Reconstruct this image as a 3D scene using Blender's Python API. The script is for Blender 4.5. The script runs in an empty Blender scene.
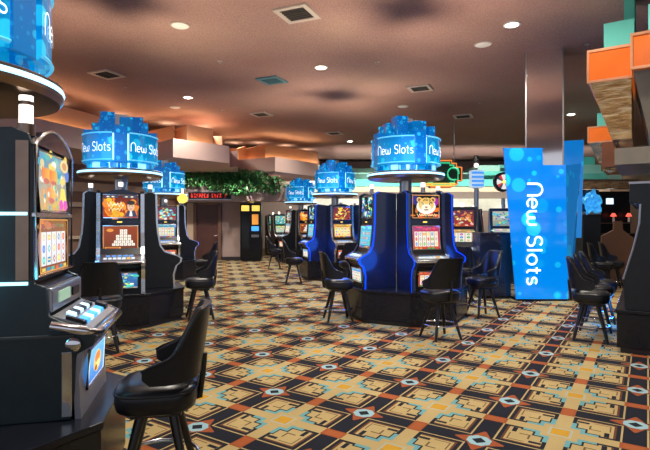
import bpy, bmesh, math, random
from mathutils import Vector, Matrix
PI = math.pi
C = bpy.context.scene.collection
F, HY, CAMH = 496.0, 222.0, 1.55
CEIL = 5.1
def wx(px, d): return (px - 325.0) / F * d
def wz(py, d): return CAMH - (py - HY) / F * d
def R(a): return math.radians(a)

# ------------------------------------------------------------------ mesh builder
class MB:
    def __init__(s): s.v = []; s.f = []; s.c = []; s.m = []; s.col = (1, 1, 1); s.mi = 0
    def add(s, vs, fs):
        o = len(s.v); s.v += [tuple(p) for p in vs]
        for f in fs:
            s.f.append([i + o for i in f]); s.c.append(s.col); s.m.append(s.mi)
        return s
    def box(s, x0, x1, y0, y1, z0, z1, M=None):
        vs = [Vector(p) for p in ((x0,y0,z0),(x1,y0,z0),(x1,y1,z0),(x0,y1,z0),(x0,y0,z1),(x1,y0,z1),(x1,y1,z1),(x0,y1,z1))]
        if M: vs = [M @ v for v in vs]
        return s.add(vs, [(0,3,2,1),(4,5,6,7),(0,1,5,4),(1,2,6,5),(2,3,7,6),(3,0,4,7)])
    def prism(s, poly, z0, z1, poly2=None):
        n = len(poly); p2 = poly2 or poly
        vs = [(x, y, z0) for x, y in poly] + [(x, y, z1) for x, y in p2]
        fs = [tuple(range(n))[::-1], tuple(range(n, 2*n))] + [(i, (i+1) % n, n + (i+1) % n, n + i) for i in range(n)]
        return s.add(vs, fs)
    def extr(s, prof, x0, x1):            # prof: (y,z) closed polygon extruded along x
        n = len(prof)
        vs = [(x0, y, z) for y, z in prof] + [(x1, y, z) for y, z in prof]
        return s.add(vs, [tuple(range(n)), tuple(range(n, 2*n))[::-1]] + [(i, n + i, n + (i+1) % n, (i+1) % n) for i in range(n)])
    def lathe(s, prof, n=32, c=(0, 0), M=None, a0=0, a1=2*PI):
        full = abs(a1 - a0 - 2*PI) < 1e-6
        k = n if full else n + 1
        vs = []
        for r, z in prof:
            for i in range(k):
                a = a0 + (a1 - a0) * i / n
                vs.append(Vector((c[0] + r*math.cos(a), c[1] + r*math.sin(a), z)))
        if M: vs = [M @ v for v in vs]
        fs = []
        for j in range(len(prof) - 1):
            for i in range(n):
                i2 = (i + 1) % k
                fs.append((j*k + i, j*k + i2, (j+1)*k + i2, (j+1)*k + i))
        return s.add(vs, fs)
    def cyl(s, x, y, z0, z1, r, n=16, r2=None):
        r2 = r if r2 is None else r2
        return s.lathe([(0.0001, z0), (r, z0), (r2, z1), (0.0001, z1)], n, (x, y))
    def tube(s, pts, r, n=8, closed=False, r2=None):
        pts = [Vector(p) for p in pts]; k = len(pts); vs = []; up = Vector((0, 0, 1))
        for i, p in enumerate(pts):
            a = pts[(i-1) % k] if (closed or i > 0) else p
            b = pts[(i+1) % k] if (closed or i < k-1) else p
            t = (b - a).normalized()
            u = t.cross(up)
            if u.length < 1e-3: u = t.cross(Vector((1, 0, 0)))
            u.normalize(); w = u.cross(t)
            rr = r if r2 is None else r + (r2 - r) * i / (k - 1)
            for j in range(n):
                q = 2*PI*j/n; vs.append(p + u*rr*math.cos(q) + w*rr*math.sin(q))
        fs = []
        for i in range(k if closed else k - 1):
            i2 = (i+1) % k
            for j in range(n):
                j2 = (j+1) % n; fs.append((i*n+j, i*n+j2, i2*n+j2, i2*n+j))
        if not closed: fs += [tuple(range(n))[::-1], tuple(range((k-1)*n, k*n))]
        return s.add(vs, fs)
    def sphere(s, x, y, z, r, n=12):
        return s.lathe([(max(1e-4, r*math.sin(PI*i/(n//2))), z - r*math.cos(PI*i/(n//2))) for i in range(n//2 + 1)], n, (x, y))
    def build(s, name, mat, parent=None, smooth=None, bevel=0, loc=None):
        me = bpy.data.meshes.new(name)
        me.from_pydata(s.v, [], s.f)
        mats = mat if isinstance(mat, (list, tuple)) else [mat]
        for m in mats: me.materials.append(m)
        for i, p in enumerate(me.polygons): p.material_index = s.m[i]
        if any(c != (1, 1, 1) for c in s.c):
            at = me.color_attributes.new('Col', 'FLOAT_COLOR', 'CORNER')
            for i, p in enumerate(me.polygons):
                for li in p.loop_indices: at.data[li].color = (*s.c[i], 1)
        if not getattr(s, 'flat_art', False):
            bm = bmesh.new(); bm.from_mesh(me)
            bmesh.ops.remove_doubles(bm, verts=bm.verts, dist=1e-5)
            bmesh.ops.recalc_face_normals(bm, faces=bm.faces)
            bm.to_mesh(me); bm.free()
        o = bpy.data.objects.new(name, me); C.objects.link(o)
        if parent: o.parent = parent
        if loc: o.location = loc
        if smooth:
            for p in me.polygons: p.use_smooth = True
            me.set_sharp_from_angle(angle=R(smooth))
        if bevel:
            b = o.modifiers.new('Bevel', 'BEVEL'); b.width = bevel; b.segments = 2; b.limit_method = 'ANGLE'; b.angle_limit = R(40)
        return o

def tag(o, label, cat, group=None, kind=None):
    o['label'] = label; o['category'] = cat
    if group: o['group'] = group
    if kind: o['kind'] = kind
    return o
def thing(name, label, cat, loc=(0, 0, 0), rz=0, group=None):
    o = bpy.data.objects.new(name, None); C.objects.link(o); o.empty_display_size = .1
    o.location = loc; o.rotation_euler = (0, 0, rz)
    return tag(o, label, cat, group)
def struct(o):
    o['kind'] = 'structure'; return o
KIDS = {}
def dup(root, loc, rz, label, group=None, skip=()):
    r = root.copy(); C.objects.link(r); r.location = loc; r.rotation_euler = (0, 0, rz)
    r['label'] = label
    if group: r['group'] = group
    elif 'group' in r: del r['group']
    for ch in root.children:
        if ch.name.split('.')[0] in skip: continue
        c = ch.copy(); C.objects.link(c); c.parent = r
        for g in ch.children:
            d = g.copy(); C.objects.link(d); d.parent = c
    return r

# ------------------------------------------------------------------ node materials
class NT:
    def __init__(s, name):
        s.mat = bpy.data.materials.new(name); s.mat.use_nodes = True
        s.t = s.mat.node_tree; s.t.nodes.clear()
        s.out = s.n('ShaderNodeOutputMaterial')
    def n(s, t, **k):
        x = s.t.nodes.new(t)
        for a, b in k.items(): setattr(x, a, b)
        return x
    def l(s, a, b): s.t.links.new(a, b)
    def m(s, op, a, b=None, c=None):
        x = s.n('ShaderNodeMath', operation=op)
        for i, q in enumerate((a, b, c)):
            if q is None: continue
            if isinstance(q, (int, float)): x.inputs[i].default_value = q
            else: s.l(q, x.inputs[i])
        return x.outputs[0]
    def lt(s, a, b): return s.m('LESS_THAN', a, b)
    def gt(s, a, b): return s.m('GREATER_THAN', a, b)
    def AND(s, *q):
        r = q[0]
        for k in q[1:]: r = s.m('MULTIPLY', r, k)
        return r
    def OR(s, *q):
        r = q[0]
        for k in q[1:]: r = s.m('MAXIMUM', r, k)
        return r
    def rng(s, x, a, b): return s.AND(s.gt(x, a), s.lt(x, b))
    def mix(s, fac, a, b, bt='MIX'):
        x = s.n('ShaderNodeMix', data_type='RGBA', blend_type=bt)
        for sock, q in ((x.inputs[0], fac), (x.inputs[6], a), (x.inputs[7], b)):
            if isinstance(q, (int, float)): sock.default_value = q
            elif isinstance(q, tuple): sock.default_value = (*q, 1) if len(q) == 3 else q
            else: s.l(q, sock)
        return x.outputs[2]
    def obj(s): return s.n('ShaderNodeTexCoord').outputs['Object']
    def noise(s, scale, detail=3, vec=None, out='Fac'):
        x = s.n('ShaderNodeTexNoise'); x.inputs['Scale'].default_value = scale; x.inputs['Detail'].default_value = detail
        s.l(vec or s.obj(), x.inputs['Vector']); return x.outputs[out]
    def ramp(s, fac, stops):
        x = s.n('ShaderNodeValToRGB'); e = x.color_ramp.elements
        while len(e) < len(stops): e.new(.5)
        for k, (p, c) in zip(e, stops): k.position = p; k.color = (*c, 1)
        s.l(fac, x.inputs[0]); return x.outputs[0]
    def bsdf(s, col, rough=.5, metal=0, bump=None, emit=None, es=0, spec=.5, coat=0):
        b = s.n('ShaderNodeBsdfPrincipled')
        def st(k, q):
            if isinstance(q, (int, float)): b.inputs[k].default_value = q
            elif isinstance(q, tuple): b.inputs[k].default_value = (*q, 1)
            else: s.l(q, b.inputs[k])
        st('Base Color', col); st('Roughness', rough); st('Metallic', metal); st('Specular IOR Level', spec); st('Coat Weight', coat)
        if emit is not None: st('Emission Color', emit); st('Emission Strength', es)
        if bump:
            k = s.n('ShaderNodeBump'); k.inputs['Strength'].default_value = bump[1]; k.inputs['Distance'].default_value = bump[2] if len(bump) > 2 else .01
            s.l(bump[0], k.inputs['Height']); s.l(k.outputs[0], b.inputs['Normal'])
        s.l(b.outputs[0], s.out.inputs[0]); return s.mat

def mat(name, col, rough=.5, metal=0, var=.15, scale=12, spec=.5, coat=0, bump=0):
    t = NT(name); nz = t.noise(scale, 4)
    c = t.mix(nz, tuple(x*(1-var) for x in col), tuple(min(1, x*(1+var)) for x in col))
    return t.bsdf(c, rough, metal, (nz, bump, .004) if bump else None, spec=spec, coat=coat)
def glow(name, col, st, var=.1, scale=6, rough=.3):
    t = NT(name); nz = t.noise(scale, 2)
    c = t.mix(nz, tuple(x*(1-var) for x in col), tuple(x*(1+var) for x in col))
    return t.bsdf(tuple(min(1, x) for x in col), rough, 0, None, c, st)

def art_mat(name, st):
    t = NT(name)
    a = t.n('ShaderNodeAttribute', attribute_name='Col')
    return t.bsdf((.01, .01, .012), .15, 0, None, a.outputs['Color'], st)

def blue_mat(name, st, scale, base=((.0, .10, .36), (.0, .30, .78)), dot=(.02, .62, .95), thr=.33, zlo=2.5, zhi=3.1):
    """back-lit acrylic print: blue with soft pale discs"""
    t = NT(name); ob = t.obj()
    sep = t.n('ShaderNodeSeparateXYZ'); t.l(ob, sep.inputs[0])
    mr = t.n('ShaderNodeMapRange'); mr.inputs[1].default_value = zlo; mr.inputs[2].default_value = zhi; t.l(sep.outputs[2], mr.inputs[0])
    c = t.mix(mr.outputs[0], base[1], base[0])
    nz = t.noise(3, 2, ob); c = t.mix(t.m('MULTIPLY', nz, .6), c, base[1])
    for sc, th, am in ((scale, thr, .8), (scale*1.9, thr*.8, .55)):
        v = t.n('ShaderNodeTexVoronoi'); v.inputs['Scale'].default_value = sc; v.inputs['Randomness'].default_value = .8
        t.l(ob, v.inputs['Vector'])
        e = t.n('ShaderNodeMapRange'); e.inputs[1].default_value = th; e.inputs[2].default_value = th - .05; t.l(v.outputs['Distance'], e.inputs[0])
        w = t.n('ShaderNodeSeparateColor'); t.l(v.outputs['Color'], w.inputs[0])
        f = t.m('MULTIPLY', t.m('MULTIPLY', e.outputs[0], am), t.m('POWER', w.outputs[0], .35))
        c = t.mix(f, c, dot)
    return t.bsdf(c, .15, 0, None, c, st, coat=.5)

def carpet_mat():
    t = NT('carpet_weave'); ob = t.obj()
    mp = t.n('ShaderNodeMapping', vector_type='TEXTURE')
    yaw = .57672; T = .92697
    mp.inputs['Location'].default_value = (-1.10265, 4.39570, 0); mp.inputs['Rotation'].default_value = (0, 0, -yaw); mp.inputs['Scale'].default_value = (T, T, 1)
    t.l(ob, mp.inputs['Vector'])
    s = t.n('ShaderNodeSeparateXYZ'); t.l(mp.outputs[0], s.inputs[0])
    def fold(x): return t.m('ABSOLUTE', t.m('SUBTRACT', t.m('FRACT', t.m('ADD', x, .5)), .5))
    a, b = fold(s.outputs[0]), fold(s.outputs[1])
    m = t.m('MAXIMUM', a, b); n = t.m('MINIMUM', a, b)
    BE, DK, TE, OR_, YE, RU, LB = (.43,.325,.145), (.014,.016,.024), (.13,.33,.36), (.30,.080,.028), (.50,.28,.03), (.12,.045,.022), (.28,.47,.53)
    LN = (.13,.085,.04)
    c = t.mix(t.AND(t.rng(n, .185, .200), t.gt(m, .185), t.lt(m, .27)), BE, LN)
    c = t.mix(t.AND(t.rng(m, .328, .338), t.gt(n, .21)), c, LN)
    c = t.mix(t.AND(t.rng(m, .296, .332), t.rng(n, .09, .18)), c, DK)
    c = t.mix(t.rng(m, .358, .376), c, RU)
    c = t.mix(t.gt(m, .376), c, DK)
    c = t.mix(t.rng(m, .406, .420), c, BE)
    c = t.mix(t.AND(t.lt(n, .088), t.rng(m, .255, .40)), c, DK)
    # teal stepped outline of the cross
    c = t.mix(t.AND(t.lt(n, .106), t.lt(m, .275)), c, DK)
    c = t.mix(t.lt(m, .180), c, DK)
    c = t.mix(t.AND(t.lt(n, .094), t.lt(m, .262)), c, TE)
    c = t.mix(t.lt(m, .165), c, TE)
    c = t.mix(t.lt(m, .132), c, BE)
    c = t.mix(t.lt(n, .058), c, BE)
    c = t.mix(t.AND(t.lt(n, .058), t.gt(m, .405)), c, OR_)
    c = t.mix(t.AND(t.lt(n, .038), t.gt(m, .43)), c, (.34,.095,.03))
    c = t.mix(t.lt(m, .085), c, (.36,.38,.30))
    c = t.mix(t.lt(m, .066), c, YE)
    # corner ornament
    p, q = t.m('SUBTRACT', .5, a), t.m('SUBTRACT', .5, b)
    pq = t.m('ADD', p, q); mx = t.m('MAXIMUM', p, q); mn = t.m('MINIMUM', p, q)
    c = t.mix(t.AND(t.lt(mx, .185), t.lt(t.m('ADD', mn, t.m('MULTIPLY', t.m('SUBTRACT', mx, .09), .55)), .06), t.gt(mx, .07)), c, OR_)
    c = t.mix(t.AND(t.lt(mx, .088), t.lt(pq, .125)), c, LB)
    c = t.mix(t.lt(pq, .055), c, DK)
    pile = t.noise(260, 2, ob); big = t.noise(1.3, 3, ob)
    c = t.mix(1.0, c, t.ramp(pile, [(.25, (.62,.62,.62)), (.75, (1.15,1.15,1.15))]), 'MULTIPLY')
    c = t.mix(1.0, c, t.ramp(big, [(.3, (.88,.86,.84)), (.7, (1.06,1.06,1.06))]), 'MULTIPLY')
    return t.bsdf(c, .95, 0, (pile, .35, .006), spec=.1)

def ceiling_mat():
    t = NT('ceiling_plaster'); ob = t.obj()
    fine = t.noise(38, 3, ob); big = t.noise(.35, 3, ob)
    c = t.ramp(big, [(.3, (.29,.17,.16)), (.55, (.33,.21,.195)), (.75, (.37,.25,.215))])
    c = t.mix(1.0, c, t.ramp(fine, [(.3, (.72,.72,.74)), (.7, (1.15,1.13,1.1))]), 'MULTIPLY')
    return t.bsdf(c, .85, 0, (fine, .5, .02), spec=.15)

def foil_mat():
    t = NT('hammered_copper'); ob = t.obj()
    w = t.n('ShaderNodeTexNoise'); w.inputs['Scale'].default_value = 3.5; w.inputs['Detail'].default_value = 6
    mp = t.n('ShaderNodeMapping'); mp.inputs['Scale'].default_value = (1, 1, 4); t.l(ob, mp.inputs['Vector']); t.l(mp.outputs[0], w.inputs['Vector'])
    c = t.ramp(w.outputs['Fac'], [(.3, (.42,.24,.11)), (.5, (.80,.54,.27)), (.7, (.97,.80,.50))])
    return t.bsdf(c, .24, .95, (w.outputs['Fac'], .8, .03))
def orange_mat(st):
    t = NT('amber_glass'); ob = t.obj(); s = t.n('ShaderNodeSeparateXYZ'); t.l(ob, s.inputs[0])
    nz = t.noise(2.2, 2, ob)
    c = t.mix(nz, (.42,.075,.008), (.58,.12,.014))
    return t.bsdf(c, .25, 0, None, c, st, coat=.4)

M = dict(
    carpet=carpet_mat(), ceiling=ceiling_mat(),
    soffit=mat('soffit_paint', (.58,.41,.36), .8, var=.06, scale=3),
    soffit2=mat('soffit_upper_cove_tint', (.62,.34,.21), .8, var=.06, scale=3),  # upper tier colour carries the orange of the cove light
    taupe=mat('taupe_wall_paint', (.44,.34,.31), .8, var=.08, scale=4),
    cream=mat('cream_wall_paint', (.62,.50,.36), .8, var=.05, scale=3),
    brownwall=mat('brown_wall_panel', (.22,.13,.09), .55, var=.25, scale=2),
    band=mat('pale_wall_band', (.55,.42,.30), .6, var=.1),
    base=mat('dark_baseboard', (.03,.028,.03), .5),
    teal=mat('teal_paint', (.10,.52,.46), .7, var=.08, scale=3),
    teal2=mat('pale_teal_paint', (.30,.62,.56), .7, var=.08, scale=3),
    door=mat('dark_wood_door', (.085,.035,.028), .35, var=.35, scale=5),
    doorframe=mat('door_frame_wood', (.16,.085,.06), .4),
    black=mat('black_laminate', (.006,.007,.010), .3, var=.3, spec=.3),
    plat=mat('platform_laminate', (.008,.009,.014), .26, var=.3, scale=20, spec=.35),
    navy=mat('navy_lacquer', (.006,.012,.035), .22, var=.3, coat=.4),
    cab=mat('cabinet_charcoal', (.010,.013,.018), .38, var=.3, spec=.3),
    cabteal=mat('cabinet_teal_black', (.010,.022,.028), .35, var=.3),
    vinyl=mat('black_vinyl', (.008,.009,.012), .3, var=.3, scale=60, bump=.15, spec=.4),
    legm=mat('black_leg_wood', (.010,.009,.009), .35),
    chrome=mat('polished_chrome', (.72,.74,.78), .14, 1, var=.08),
    steel=mat('brushed_steel', (.42,.43,.46), .32, 1, var=.12, scale=30),
    bronze=mat('bronze_metal', (.30,.21,.16), .3, 1, var=.2),
    grey=mat('grey_apron', (.30,.31,.36), .35, .6, var=.15),
    mirror=mat('mirror_glass', (.93,.90,.88), .06, 1, var=.04),
    foil=foil_mat(), amber=orange_mat(.5),
    stoneg=mat('grey_brown_panel', (.20,.175,.14), .35, var=.3, scale=3),
    redwood=mat('red_wood_panel', (.16,.055,.025), .3, var=.3, scale=3, coat=.3),
    brownpanel=mat('brown_laminate', (.12,.055,.03), .45, var=.15),
    vent=mat('vent_metal', (.42,.36,.33), .5, var=.1), dark=mat('vent_shadow', (.055,.05,.05), .8),
    ventblue=mat('blue_ceiling_tile', (.06,.17,.22), .6),
    white=mat('white_plastic', (.75,.76,.78), .4), 
    lens=glow('downlight_lens', (1.0,.90,.72), 30),
    screen=art_mat('screen_art', 1.15), screenlow=art_mat('screen_art_far', 1.0),
    sign=blue_mat('topper_print', .80, 5.0, ((.0,.045,.20), (.0,.23,.52)), (.02,.52,.76), zlo=1.9, zhi=2.5),
    signdk=blue_mat('topper_column_print', .5, 9, ((.0,.05,.24), (.0,.16,.48)), (.02,.42,.76), .3, zlo=1.9, zhi=2.8),
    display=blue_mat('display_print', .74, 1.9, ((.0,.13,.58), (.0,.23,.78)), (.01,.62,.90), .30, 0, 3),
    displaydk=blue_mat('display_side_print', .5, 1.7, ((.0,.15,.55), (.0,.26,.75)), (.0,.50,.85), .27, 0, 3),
    ringlite=glow('ice_white_light', (.36,.74,1.0), 2.1),
    blueled=mat('blue_tinted_chrome', (.10,.16,.36), .25, 1), bluedeep=glow('deep_blue_led', (.0,.06,.70), .75), whiteled=mat('silver_edge', (.72,.78,.84), .22, 1),
    cyanled=glow('cyan_tube', (.40,.88,1.0), 2.0),
    signedge=glow('sign_edge', (.10,.55,.85), .6), paleblock=glow('pale_block', (.35,.75,1.0), 1.0), letter=glow('white_letter', (.90,.97,1.0), 1.25, .02),
    cove=glow('warm_cove_light', (1.0,.66,.33), 13), 
    candle=glow('candle_white', (1.0,.93,.80), 2.2), red=glow('red_lamp', (1.0,.12,.08), 1.3), 
    yellow=glow('yellow_panel', (1.0,.72,.12), 1.0), orangep=glow('orange_poster', (.9,.35,.06), .6), bluep=glow('blue_buttons', (.05,.3,1.0), 1.2),
    leaf=mat('pothos_leaf', (.05,.21,.06), .5, var=.5, scale=3), stem=mat('plant_stem', (.06,.09,.03), .7), soil=mat('soil', (.03,.02,.015), .9),
    neong=glow('green_neon', (.03,.60,.28), .7), neono=glow('orange_bulbs', (.95,.25,.05), .75), neony=glow('yellow_bulbs', (1.0,.7,.1), .8), signdark=mat('sign_dark_green', (.01,.05,.03), .5),
    reddot=glow('red_led_dots', (1.0,.05,.03), 1.3),
    glassblue=glow('blue_glass_light', (.04,.35,.75), .6, .9, 14), lcd=glow('lcd_green', (.35,.55,.40), .35),
)

# ------------------------------------------------------------------ setting
def plane_struct(name, mtl, pts):
    b = MB(); b.add(pts, [tuple(range(len(pts)))]); return struct(b.build(name, mtl))
struct(MB().box(-14, 15, -5, 32, -.1, 0).build('floor', M['carpet']))
struct(MB().box(-14, 15, -5, 32, CEIL, CEIL + .1).build('ceiling', M['ceiling']))
a_, b_ = Vector((.545, .839, 0)), Vector((.839, -.545, 0))           # the carpet's two directions
def wallseg(name, p, q, z0, z1, mtl, th=.12):
    p, q = Vector((*p, 0)), Vector((*q, 0)); d = (q - p).normalized(); n = Vector((-d.y, d.x, 0)) * th
    b = MB(); b.prism([tuple(v[:2]) for v in (p, q, q + n, p + n)], z0, z1); return struct(b.build(name, mtl))
wallseg('wall_left', (-12.5, 9.0), (-5.62, 20.2), 0, CEIL, M['brownwall'])
wallseg('wall_left_planter', (-5.62, 20.2), (-2.57, 20.2), 0, 3.45, M['taupe'])
wallseg('wall_left_return', (-2.57, 20.33), (-3.8, 29), 0, 3.45, M['taupe'])
wallseg('wall_back', (-3.8, 29), (15, 29), 0, CEIL, M['taupe'])
wallseg('wall_right', (14.6, 29), (14.6, -4.8), 0, CEIL, M['brownwall'])
# horizontal pale bands on the left wall
for k, (z0, z1) in enumerate(((2.05, 2.2), (2.55, 2.85), (1.0, 1.1))):
    o = wallseg('trim_%d' % (k + 1), (-12.4, 9.0), (-5.6, 20.07), z0, z1, M['band'], .1)
wallseg('baseboard_left', (-5.5, 20.12), (-2.6, 20.12), 0, .14, M['base'], .06)
# cream recess left of the door
struct(MB().box(-5.6, -5.25, 20.10, 20.19, 0, 2.3).build('trim_4', M['cream']))

# stepped soffit with warm cove light, left and far left
def PL(*q): return [(wx(a, d), d) for a, d in q]
LOW = [(-13, 8.6)] + PL((20, 11.3), (100, 13.6), (140, 15.9), (153, 15.5), (173, 14.5), (229, 16.0), (230, 17.2), (238, 17.0), (238, 19.5), (275, 18.6), (318, 20.8), (322, 28.9)) + [(-13, 28.9)]
UPP = [(-13, 9.4)] + PL((20, 12.0), (60, 13.0), (100, 14.3), (138, 16.9), (150, 16.6), (174, 15.7), (175, 16.4), (187, 15.5), (213, 16.4), (213, 17.6), (222, 17.6), (223, 20.4), (237, 20.6), (246, 19.9), (246, 20.6), (265, 19.5), (318, 21.6), (320, 28.9)) + [(-13, 28.9)]
def shift(poly, k):
    return [(x, y) if i >= len(poly) - 2 else (x - .4*k, y + .9*k) for i, (x, y) in enumerate(poly)]
def ribbon(b, poly, k0, k1, z):
    e, e2 = shift(poly, k0), shift(poly, k1)
    for i in range(len(poly) - 3): b.add([(*e[i], z), (*e[i+1], z), (*e2[i+1], z), (*e2[i], z)], [(0, 1, 2, 3)])
b = MB(); b.prism(LOW, 3.45, 4.0); struct(b.build('wall_left_soffit', M['soffit']))
b = MB(); b.prism(UPP, 4.0, 4.60); struct(b.build('wall_left_upper_soffit', M['soffit2']))
b = MB(); ribbon(b, UPP, -.13, -.05, 4.02); ribbon(b, UPP, .25, .40, 4.62); struct(b.build('trim_5', M['cove']))

# teal stepped soffits at the far end
b = MB()
steps = [(285, 640, 25.5, 3.35, 3.75), (300, 480, 26.2, 3.75, 4.15), (470, 640, 26.0, 3.75, 4.2), (478, 500, 25.8, 4.2, 4.5), (498, 640, 26.4, 4.2, 4.6), (330, 440, 26.8, 4.15, 4.45)]
for i, (p0, p1, d, z0, z1) in enumerate(steps):
    b = MB(); b.box(wx(p0, d), wx(p1, d), d, 28.9, z0, z1); struct(b.build('wall_back_soffit_%d' % (i+1), M['teal2'] if i % 2 else M['teal']))
b = MB(); b.box(wx(285, 25.4), wx(640, 25.4), 25.38, 25.5, 3.1, 3.35); struct(b.build('trim_7', M['band']))
b = MB(); b.box(wx(300, 26), wx(640, 26), 28.6, 28.75, 2.2, 2.9); struct(b.build('trim_8', glow('far_wall_glow', (.62,.60,.50), .45, .9, 2.5)))  # band glows by itself, standing in for light on the far wall

# door on the planter wall
dr = MB().box(wx(196, 20.1), wx(219, 20.1), 20.10, 20.16, 0, 2.25).build('door_1', M['door']); struct(dr)
for s in (0, 1):
    x = wx(195, 20.05) if s == 0 else wx(219.5, 20.05)
    MB().box(x - .06, x + .06, 20.02, 20.19, 0, 2.34).build('door_frame', M['doorframe'], dr)
MB().box(wx(195, 20.05), wx(219.5, 20.05), 20.02, 20.19, 2.25, 2.34).build('door_frame', M['doorframe'], dr)
MB().tube([(wx(217, 20), 20.02, 1.0), (wx(217, 20), 19.97, 1.0), (wx(214.5, 20), 19.97, 1.0)], .02).build('door_handle', M['chrome'], dr)

# planter ledge
struct(MB().box(wx(184, 19.4), wx(247, 19.4), 19.3, 20.2, 2.33, 3.0).build('trim_9', M['taupe']))
struct(MB().box(wx(247, 19.0), wx(285, 19.0), 18.9, 20.2, 2.35, 2.95).build('trim_10', M['taupe']))
rnd = random.Random(5)
def leaf_plant(px, d, zb, w, h, drop, n, label):
    t = thing('trailing_plant', label, 'plant', (wx(px, d), d, zb), 0, 'trailing plants along the planter ledge')
    f = MB(); st = MB()
    for k in range(10):
        a = rnd.uniform(-1, 1); st.tube([(0, 0, 0), (a*w*.3, -.1, h*.5), (a*w*.55, -.2, h*rnd.uniform(.2, .9))], .012, 5)
    for k in range(n):
        x = rnd.gauss(0, .38)*w; z = rnd.uniform(-drop, h) * (1 - min(1, abs(x)/w)**2*.5); y = rnd.uniform(-.42, .1) - (.2 if z < 0 else 0)
        L = rnd.uniform(.10, .2); a = rnd.uniform(0, 2*PI); tl = rnd.uniform(-1.2, .3)
        Mx = Matrix.Translation((x, y, z)) @ Matrix.Rotation(a, 4, 'Z') @ Matrix.Rotation(tl, 4, 'X')
        P = [Mx @ Vector(p) for p in ((0,0,0), (L*.35, L*.4, .02), (0, L, -.03), (-L*.35, L*.4, .02))]
        f.add(P, [(0,1,2), (0,2,3)])
    f.build('foliage', M['leaf'], t); st.build('stem', M['stem'], t)
    return t
names = ['first at the left, behind the blue sign', 'second along, above the red ticker', 'third along, upright and thin', 'fourth along, bushy over the ticker end',
         'fifth along, spilling over the ledge', 'sixth along, at the ledge corner', 'seventh along, above the black kiosk', 'eighth along, drooping at the far right end']
for i, (px, w, h, dp, n) in enumerate(((187, .55, .75, .05, 170), (199, .5, .9, .05, 180), (209, .35, 1.15, .0, 110), (219, .6, .65, .2, 230), (231, .7, .7, .35, 280), (244, .7, .6, .4, 280), (258, .6, .55, .25, 230), (273, .6, .35, .3, 200))):
    leaf_plant(px, 19.2 if px < 246 else 18.9, 3.0 if px < 246 else 2.95, w, h, dp, n, 'green plant on the planter ledge, ' + names[i])
# red ticker
tk = thing('ticker_display', 'long black ticker display with red lit dots on the planter wall', 'display', (wx(210, 19.25), 19.25, 2.42))
w2 = (wx(231, 19.25) - wx(189, 19.25))/2
MB().box(-w2, w2, -.05, .05, 0, .3).build('housing', M['black'], tk)
b = MB()
x = -w2 + .1
while x < w2 - .15:
    if rnd.random() < .86:
        wd = rnd.choice((.05, .07, .07))
        for r_ in range(4):
            for c_ in range(3):
                if rnd.random() < .66: b.box(x + c_*wd/3, x + c_*wd/3 + .018, -.06, -.05, .08 + r_*.04, .105 + r_*.04)
    x += .1
b.build('lit_dots', M['reddot'], tk)
for s_ in (0, .3): MB().box(-w2 - .02, w2 + .02, -.07, .06, s_ - .02, s_ + .02).build('edge_rail', M['steel'], tk)

# ------------------------------------------------------------------ ceiling fittings
def on_ceil(px, py): 
    d = (CEIL - CAMH) * F / (HY - py); return wx(px, d), d
def add_spot(x, y, e, ang=150, col=(1, .92, .80), bl=.9, z=CEIL - .06, r=.06):  # serves the real downlights and the added fill spots
    l = bpy.data.lights.new('downlight_and_fill', 'SPOT'); l.energy = e*.67; l.spot_size = R(ang); l.spot_blend = bl; l.color = col; l.shadow_soft_size = r
    o = bpy.data.objects.new('downlight_and_fill', l); C.objects.link(o); o.location = (x, y, z); return o
DL = [(512, 24, 'brightest of all, near the mirrored pillar', 900), (321, 67, 'high over the middle aisle', 700), (188, 97, 'above the second blue sign from the left', 600),
      (571, 114, 'right of the mirrored pillar', 500), (350, 141, 'small and far, over the middle bank', 400)]
dl = None
for px, py, lb, e in DL:
    x, y = on_ceil(px, py); lab = 'round recessed ceiling downlight, ' + lb
    if dl is None:
        dl = thing('ceiling_downlight', lab, 'ceiling light', (x, y, CEIL), 0, 'recessed downlights')
        MB().lathe([(.105, -.005), (.15, -.005), (.15, -.02), (.11, -.025), (.105, -.005)], 28).build('trim_ring', M['white'], dl, smooth=40)
        MB().cyl(0, 0, -.018, -.002, .106, 28).build('lens', M['lens'], dl)
    else: dup(dl, (x, y, CEIL), 0, lab, 'recessed downlights')
    add_spot(x, y, e)
add_spot(5.2, 8.7, 300)  # added spot, no fitting in the ceiling here
for x, y, e in ((-.5, 2.5, 520), (2.2, 3.2, 560), (.8, 5.6, 560), (-1.6, 5.8, 480), (3.2, 6.0, 420), (-2.6, 12, 520), (1.0, 14.5, 520), (5.5, 11.5, 420), (-.6, 18, 500), (4, 20, 500), (-4.2,17.5,500)):  # added fill spots without fittings, to light carpet and aisles
    add_spot(x, y, e)
for i, (px, py, lb) in enumerate(((483, 44, 'left of the brightest downlight'), (175, 107, 'beside the downlight over the left banks'), (180, 25, 'over the near left bank'), (403, 106, 'above the middle blue sign'))):
    x, y = on_ceil(px, py)
    t = thing('ceiling_speaker', 'round pale ceiling speaker grille ' + lb, 'speaker', (x, y, CEIL), 0, 'round ceiling speakers')
    MB().lathe([(.001, -.03), (.13, -.03), (.15, -.02), (.15, 0)], 28).build('grille', M['white'], t, smooth=40)
    MB().lathe([(.15, -.002), (.17, -.002), (.17, -.015), (.15, -.022), (.15, -.002)], 28).build('rim', M['vent'], t, smooth=40)
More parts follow.
